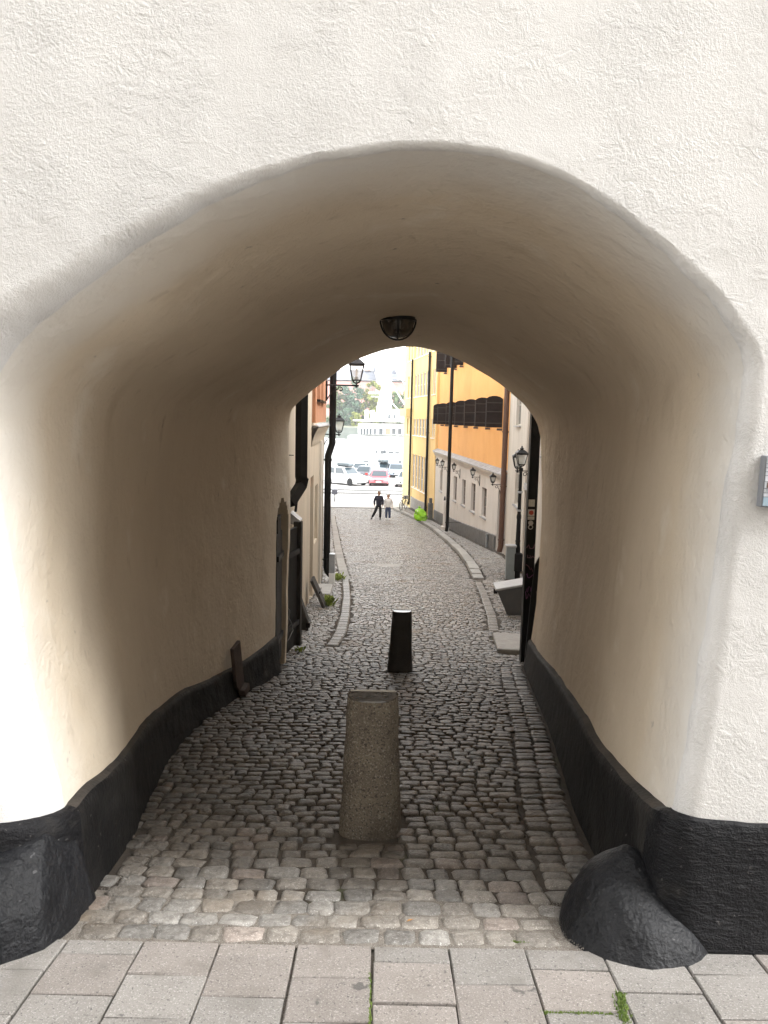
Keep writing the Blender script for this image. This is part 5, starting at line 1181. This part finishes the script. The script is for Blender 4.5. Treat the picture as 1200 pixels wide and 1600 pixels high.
# ------------------------------------------------------------------ white ship
DS = 122.0
def sp(px_, py_): q = P(px_, py_, DS); return q.x, q.z
m_ship = mat('white_ship_paint', (.80, .80, .79), rough=.35); m_swin = mat('ship_window', (.10, .11, .12), rough=.1); m_sred = mat('ship_brown', (.30, .20, .14), rough=.6)
xb, zdk = sp(500, 690); xr_, _ = sp(720, 692); zw = ZQ - 1.7
ship = thing('white_ship', 'large white passenger ship moored along the quay beyond the parked cars', 'ship', (sp(600, 700)[0], DS, zw), 0)
NB = 16; rows = []
for j in range(7):
    f = j / 6; z = zw - .4 + (zdk + .2 - zw) * f; l_, r_ = [], []
    for k in range(NB + 1):
        t = k / NB; x = xb - 1.2 * f * (1 - t) + (xr_ - xb) * t + (1 - f) * 1.0 * (1 - t); hb = 5.2 * (1 - (1 - min(1, t * 3.2)) ** 2.2) * (.86 + .14 * f); l_.append((x, DS - hb, z + .9 * f * (1 - t) ** 2)); r_.append((x, DS + hb, z + .9 * f * (1 - t) ** 2))
    rows.append(l_ + r_[::-1])
mb = MB().grid(rows, closed=True); n = len(rows[0]); mb.f.append(list(range(6 * n, 7 * n))); mb.mi.append(0); mb.build('hull', m_ship, ship, True, smooth=50)
def sbox(name, x0, y0, x1, y1, d0, d1, m, bev=.12): 
    a, zt = sp(x0, y0); b_, zb = sp(x1, y1); return MB().box(a, b_, DS + d0, DS + d1, zb, zt).build(name, m, ship, True, bevel=bev)
sbox('lower_deck', 545, 680, 720, 694, -4.6, 4.6, m_ship); sbox('bridge_deck', 561, 661, 716, 681, -4.2, 4.2, m_ship); sbox('bridge_roof', 553, 655.5, 720, 661.5, -4.7, 4.7, m_ship)
for px_, w_ in ((566, 2.6), (570.5, 2.6), (575, 3), (580, 3.2), (586.5, 3), (595.5, 5.5), (606, 7), (615, 5.5), (624, 5.5), (633, 5)): sbox('window', px_ - w_ / 2, 669, px_ + w_ / 2, 678, -4.28, -4.19, m_swin if px_ != 606 else m_sred, 0)
for px_, py_, w_, h_ in ((573, 720, 8, 6), (592, 721, 8, 7), (602, 722, 7, 9), (624.5, 722, 4, 9)): sbox('porthole', px_ - w_ / 2, py_ - h_ / 2, px_ + w_ / 2, py_ + h_ / 2, -5.3, -4.9, m_swin, 0)
for px_, py_, w_, h_ in ((589.5, 703.5, 2, 4), (597, 704, 2, 5), (601, 703.5, 4, 4.5), (610.5, 704.5, 7, 2.4), (620, 705, 6, 2)): sbox('scuttle', px_ - w_ / 2, py_ - h_ / 2, px_ + w_ / 2, py_ + h_ / 2, -5.3, -4.9, bpy.data.materials['ship_window'], 0)
for px_ in (573.5, 582): (a, zt), (b_, zb) = sp(px_ - 3, 641), sp(px_ + 3, 657); MB().lathe([(.33, zb), (.33, zb + .5), (.30, zt - .55), (.38, zt - .4), (.36, zt - .1), (.2, zt)], 12, ((a + b_) / 2, DS - 1.5, 0)).build('ventilator', m_ship, ship, True, smooth=50)
# funnel-like mast, leaning aft, with platforms and stays
def taper(name, prs, m, d=1.2):
    rows = []
    for (xa, xb_, py_) in prs:
        a, z = sp(xa, py_); b_, _ = sp(xb_, py_); c = (a + b_) / 2; h = (b_ - a) / 2; rows.append([(c + h * math.cos(q) , DS + d * (h / 1.3) * math.sin(q), z) for q in np.linspace(0, 6.283, 13)[:-1]])
    mb = MB().grid(rows, closed=True); n = 12; mb.f.append([len(mb.v) - n + k for k in range(n)]); mb.mi.append(0); return mb.build(name, m, ship, True, smooth=50)
taper('mast', [(586, 613, 657), (590, 611.5, 630), (596, 611, 605), (601, 611, 585), (604.5, 610.5, 567), (606.5, 609.5, 552)], m_ship)
sbox('mast_platform', 576, 613, 612, 616, -1.6, 1.6, m_ship, .05); sbox('radar_bar', 580, 619, 598, 621, -1.2, -.9, m_ship, .03); sbox('cross_tree', 596, 590, 620, 591.6, -.3, .3, m_ship, .03)
for (x0, y0, x1, y1) in ((611, 628, 637, 657), (610, 596, 640, 645), (610, 566, 668, 655)): a, b_ = sp(x0, y0), sp(x1, y1); MB().tube([(a[0], DS, a[1]), (b_[0], DS, b_[1])], .09, 5).build('stay', m_ship, ship, True)
sbox('deck_house', 612, 640, 640, 656, -2, 2, m_ship)
for px_ in (608, 616): sbox('deck_window', px_ - 1.6, 648, px_ + 1.6, 654, -2.6 if px_ < 612 else -2.05, -1.99, m_swin, 0)
# ------------------------------------------------------------------ far shore
DT = 292.0; ZWT = ZQ - 1.6
m_shore = mat('shore_wall', (.17, .19, .165), (.13, .15, .13), .5, .9, world=True); m_grass = mat('park_grass', (.14, .15, .10), (.16, .165, .12), .2, .95, world=True)
o = MB().box(-260, 260, DT - 10, DT - 9, ZWT - 1, 1.95 - 3.4).build('shore_wall', m_shore); o['kind'] = 'structure'
o = MB().add([(-260, DT - 9, 1.95 - 3.4), (260, DT - 9, 1.95 - 3.4), (260, DT + 60, 4), (-260, DT + 60, 4), (260, DT + 130, 6), (-260, DT + 130, 6)], [(0, 1, 2, 3), (3, 2, 4, 5)]).build('hill', m_grass); o['kind'] = 'structure'
DPA = 336.0
m_pink = mat('pink_palace', (.50, .27, .235), (.45, .235, .205), .1, .9, world=True); m_slate = mat('slate_roof', (.15, .165, .20), (.11, .12, .15), .3, .6, world=True); m_trim = mat('pale_trim', (.66, .63, .60), rough=.8); m_fwin = mat('far_window', (.25, .26, .29), rough=.3)
def pp_(px_, py_): q = P(px_, py_, DPA); return q.x, q.z
pal = thing('pink_palace', 'long pink palace with slate roofs and pointed gables across the water', 'palace', (pp_(580, 640)[0], DPA, 2), 0)
def pbox(name, x0, y0, x1, y1, d0, d1, m): a, zt = pp_(x0, y0); b_, zb = pp_(x1, y1); return MB().box(a, b_, DPA + d0, DPA + d1, zb, zt).build(name, m, pal, True)
def proof(name, x0, x1, ye, yr, d0, d1, m, hip=6):
    (a, ze), (b_, zr_) = pp_(x0, ye), pp_(x1, yr); h = (pp_(x0 + hip, ye)[0] - a); c = (d0 + d1) / 2
    MB().add([(a, DPA + d0, ze), (b_, DPA + d0, ze), (b_, DPA + d1, ze), (a, DPA + d1, ze), (a + h, DPA + c, zr_), (b_ - h, DPA + c, zr_)], [(0, 1, 5, 4), (2, 3, 4, 5), (1, 2, 5), (3, 0, 4), (0, 3, 2, 1)]).build(name, m, pal, True)
pbox('wall', 470, 594, 590, 700, 0, 14, m_pink); pbox('wall', 603, 597, 700, 700, .5, 14, m_pink); pbox('cornice', 469, 592, 590.5, 594.2, -.5, 14.2, m_trim); pbox('cornice', 603, 594.5, 700, 597.2, 0, 14.2, m_trim)
proof('slate_roof', 469, 590, 592, 577, -.6, 15, m_slate); proof('slate_roof', 603, 701, 594.5, 578, -.6, 15, m_slate)
pbox('tower', 588, 576, 603, 700, -2, 12, m_trim); pbox('tower_panel', 592, 598, 601, 640, -2.1, -2, m_pink); pbox('tower_window', 594.5, 584.5, 598.2, 588.5, -2.15, -2.001, m_fwin); pbox('tower_window_frame', 592.8, 583, 599.8, 590.2, -2.08, -2.0005, m_pink); pbox('tower_cornice', 587.4, 590.8, 603.4, 592.2, -2.4, 12, m_slate)
def gable(cx_, w_, yb, yt, m, name='gable', d0=-2.2, d1=-.8):
    a = pp_(cx_ - w_ / 2, yb); b_ = pp_(cx_ + w_ / 2, yb); t = pp_(cx_, yt); MB().prism([(a[0], a[1]), (b_[0], b_[1]), (b_[0] - (b_[0] - t[0]) * .35, a[1] + (t[1] - a[1]) * .55), (t[0], t[1]), (a[0] + (t[0] - a[0]) * .35, a[1] + (t[1] - a[1]) * .55)], lambda q: (q[0], DPA + d0, q[1]), lambda q: (q[0], DPA + d1, q[1])).build(name, m, pal, True)
gable(596.5, 13, 577, 565.5, m_trim)
for cx_ in (593, 596.5, 600): pbox('gable_niche', cx_ - .9, 571, cx_ + .9, 578.5, -2.3, -2.19, m_pink)
gable(574.5, 10, 578, 569, m_pink, 'dormer_gable', 5, 9); gable(626, 11, 594, 578, m_trim, 'dormer_gable', -.9, 1); pbox('gable_window', 625, 583, 627.5, 586, -1.0, -.89, m_pink)
pbox('chimney', 583, 573, 586.5, 580, 5, 8, m_slate); pbox('chimney', 616, 576, 619.5, 582, 4, 7, m_slate)
a = pp_(625.7, 578); t = pp_(625.7, 565); MB().lathe([(.5, a[1] - 1.5), (.4, a[1]), (.12, t[1] - 1), (.02, t[1])], 6, (a[0], DPA + .0, 0)).build('spire', m_slate, pal, True)
for k in range(11): 
    for (py_, h_) in ((604, 5), (618, 6)): 
        px_ = 475 + k * 10.4; pbox('window', px_ - 1.3, py_ - h_ / 2, px_ + 1.3, py_ + h_ / 2, -.12, -.001, m_fwin)
for k in range(9):
    for (py_, h_) in ((607, 5), (620, 6)): px_ = 612.5 + k * 10; pbox('window', px_ - 1.4, py_ - h_ / 2, px_ + 1.4, py_ + h_ / 2, .38, .499, m_fwin)
# ------------------------------------------------------------------ trees on the far shore
m_lv = [mat('leaf_blue_green', (.05, .105, .065), (.085, .15, .08), .8, .8, world=True), mat('leaf_yellow_green', (.17, .20, .03), (.22, .24, .045), .8, .8, world=True), mat('leaf_mid_green', (.085, .15, .045), (.135, .19, .055), .8, .8, world=True)]
m_bark = mat('bark', (.06, .045, .035), rough=.9)
def tree(label, px_, pyt, pyb, rpx, d, li, seed, n=2200):
    q = P(px_, (pyt + pyb) / 2, d); rt_ = rpx * d / FPX; ztop = P(px_, pyt, d).z; zbt = P(px_, pyb, d).z; zg_ = 1.95 - 3.4 + max(0, (d - DT + 9)) * .077; rg = np.random.default_rng(seed)
    root = thing('broadleaf_tree', label, 'tree', (q.x, d, zg_), 0, 'trees along the far shore'); H = ztop - zg_; zcn = (ztop + zbt) / 2 - zg_; rz2 = (ztop - zbt) / 2
    mb = MB(); mb.tube([(0, 0, -.5), (.1, 0, zcn * .5), (0, .1, zcn), (.1, 0, zcn + rz2 * .6)], [.38, .30, .2, .06], 7)
    for k in range(6): a_ = k * 1.05 + seed; mb.tube([(0, 0, zcn * .55 + k * .25), (math.cos(a_) * rt_ * .35, math.sin(a_) * rt_ * .35, zcn), (math.cos(a_) * rt_ * .7, math.sin(a_) * rt_ * .7, zcn + rz2 * .35)], [.16, .1, .04], 5)
    mb.build('trunk', m_bark, root, smooth=60)
    cl_ = []
    for k in range(44):
        v = rg.normal(size=3); v /= np.linalg.norm(v); r_ = rg.random() ** .4 * .9; cl_.append((v[0] * rt_ * r_, v[1] * rt_ * r_, zcn + v[2] * rz2 * r_, rg.uniform(.13, .30) * rt_))
    V, F = [], []
    for i in range(n):
        c = cl_[rg.integers(len(cl_))]; v = rg.normal(size=3); v /= np.linalg.norm(v); p_ = np.array(c[:3]) + v * c[3] * rg.random() ** .35; a_ = rg.normal(size=3); b_ = rg.normal(size=3); a_ /= np.linalg.norm(a_); b_ -= a_ * a_.dot(b_); b_ /= np.linalg.norm(b_); s = rg.uniform(.34, .66) * d / 292
        k = len(V); V += [tuple(p_ - a_ * s), tuple(p_ + b_ * s * .6), tuple(p_ + a_ * s), tuple(p_ - b_ * s * .6)]; F.append((k, k + 1, k + 2, k + 3))
    MB().add(V, F).build('crown', m_lv[li], root); return root
tree('dense blue green tree in front of the palace, below the large lantern', 553, 590, 672, 25, 300, 0, 1, 4200)
tree('yellow green tree to the right of the dense blue green one', 581, 594, 664, 19, 297, 1, 2, 3200)
tree('mid green tree peeping out beside the corner rain pipe', 528, 594, 680, 20, 304, 2, 3, 3000)
tree('small bright yellow green tree above the shore wall', 556, 642, 676, 9, 290, 1, 4, 1500)
tree('mid green tree behind the bow of the white ship', 600, 618, 676, 12, 306, 2, 7, 1500)
tree('tall mid green tree standing right of the mast of the ship', 625, 598, 668, 15, 298, 2, 5, 2400)
tree('darker green tree at far right, partly behind the yellow house', 645, 598, 668, 16, 303, 0, 6, 1800)
tree('low dark green tree at the left behind the second lantern', 540, 632, 684, 15, 294, 0, 8, 2200)
# grey box and black round thing at the left of the quay
q = gpx(520, 788); o = thing('street_bin', 'small grey box on a thin post by the quay road at far left', 'post box', (q.x, q.y + 2, float(G(0, q.y + 2))), 0)
MB().tube([(0, 0, 0), (0, 0, .6)], .04, 6).build('post', m_iron, o); MB().box(-.22, .22, -.15, .15, .55, .95).build('box', mat('blue_grey_box', (.12, .13, .17), rough=.5), o, bevel=.02)

# ------------------------------------------------------------------ thin haze volume added to wash out the distance like bloom
m_haze = bpy.data.materials.new('haze_air'); m_haze.use_nodes = True; hn_ = m_haze.node_tree.nodes; hn_.remove(hn_['Principled BSDF'])
pv_ = hn_.new('ShaderNodeVolumePrincipled'); pv_.inputs['Color'].default_value = (.95, .96, .98, 1); pv_.inputs['Density'].default_value = 0.00045; pv_.inputs['Anisotropy'].default_value = 0.0
m_haze.node_tree.links.new(pv_.outputs[0], hn_['Material Output'].inputs['Volume'])
o = MB().box(-310, 310, -12, 432, -12, 40).build('haze', m_haze); o['kind'] = 'stuff'
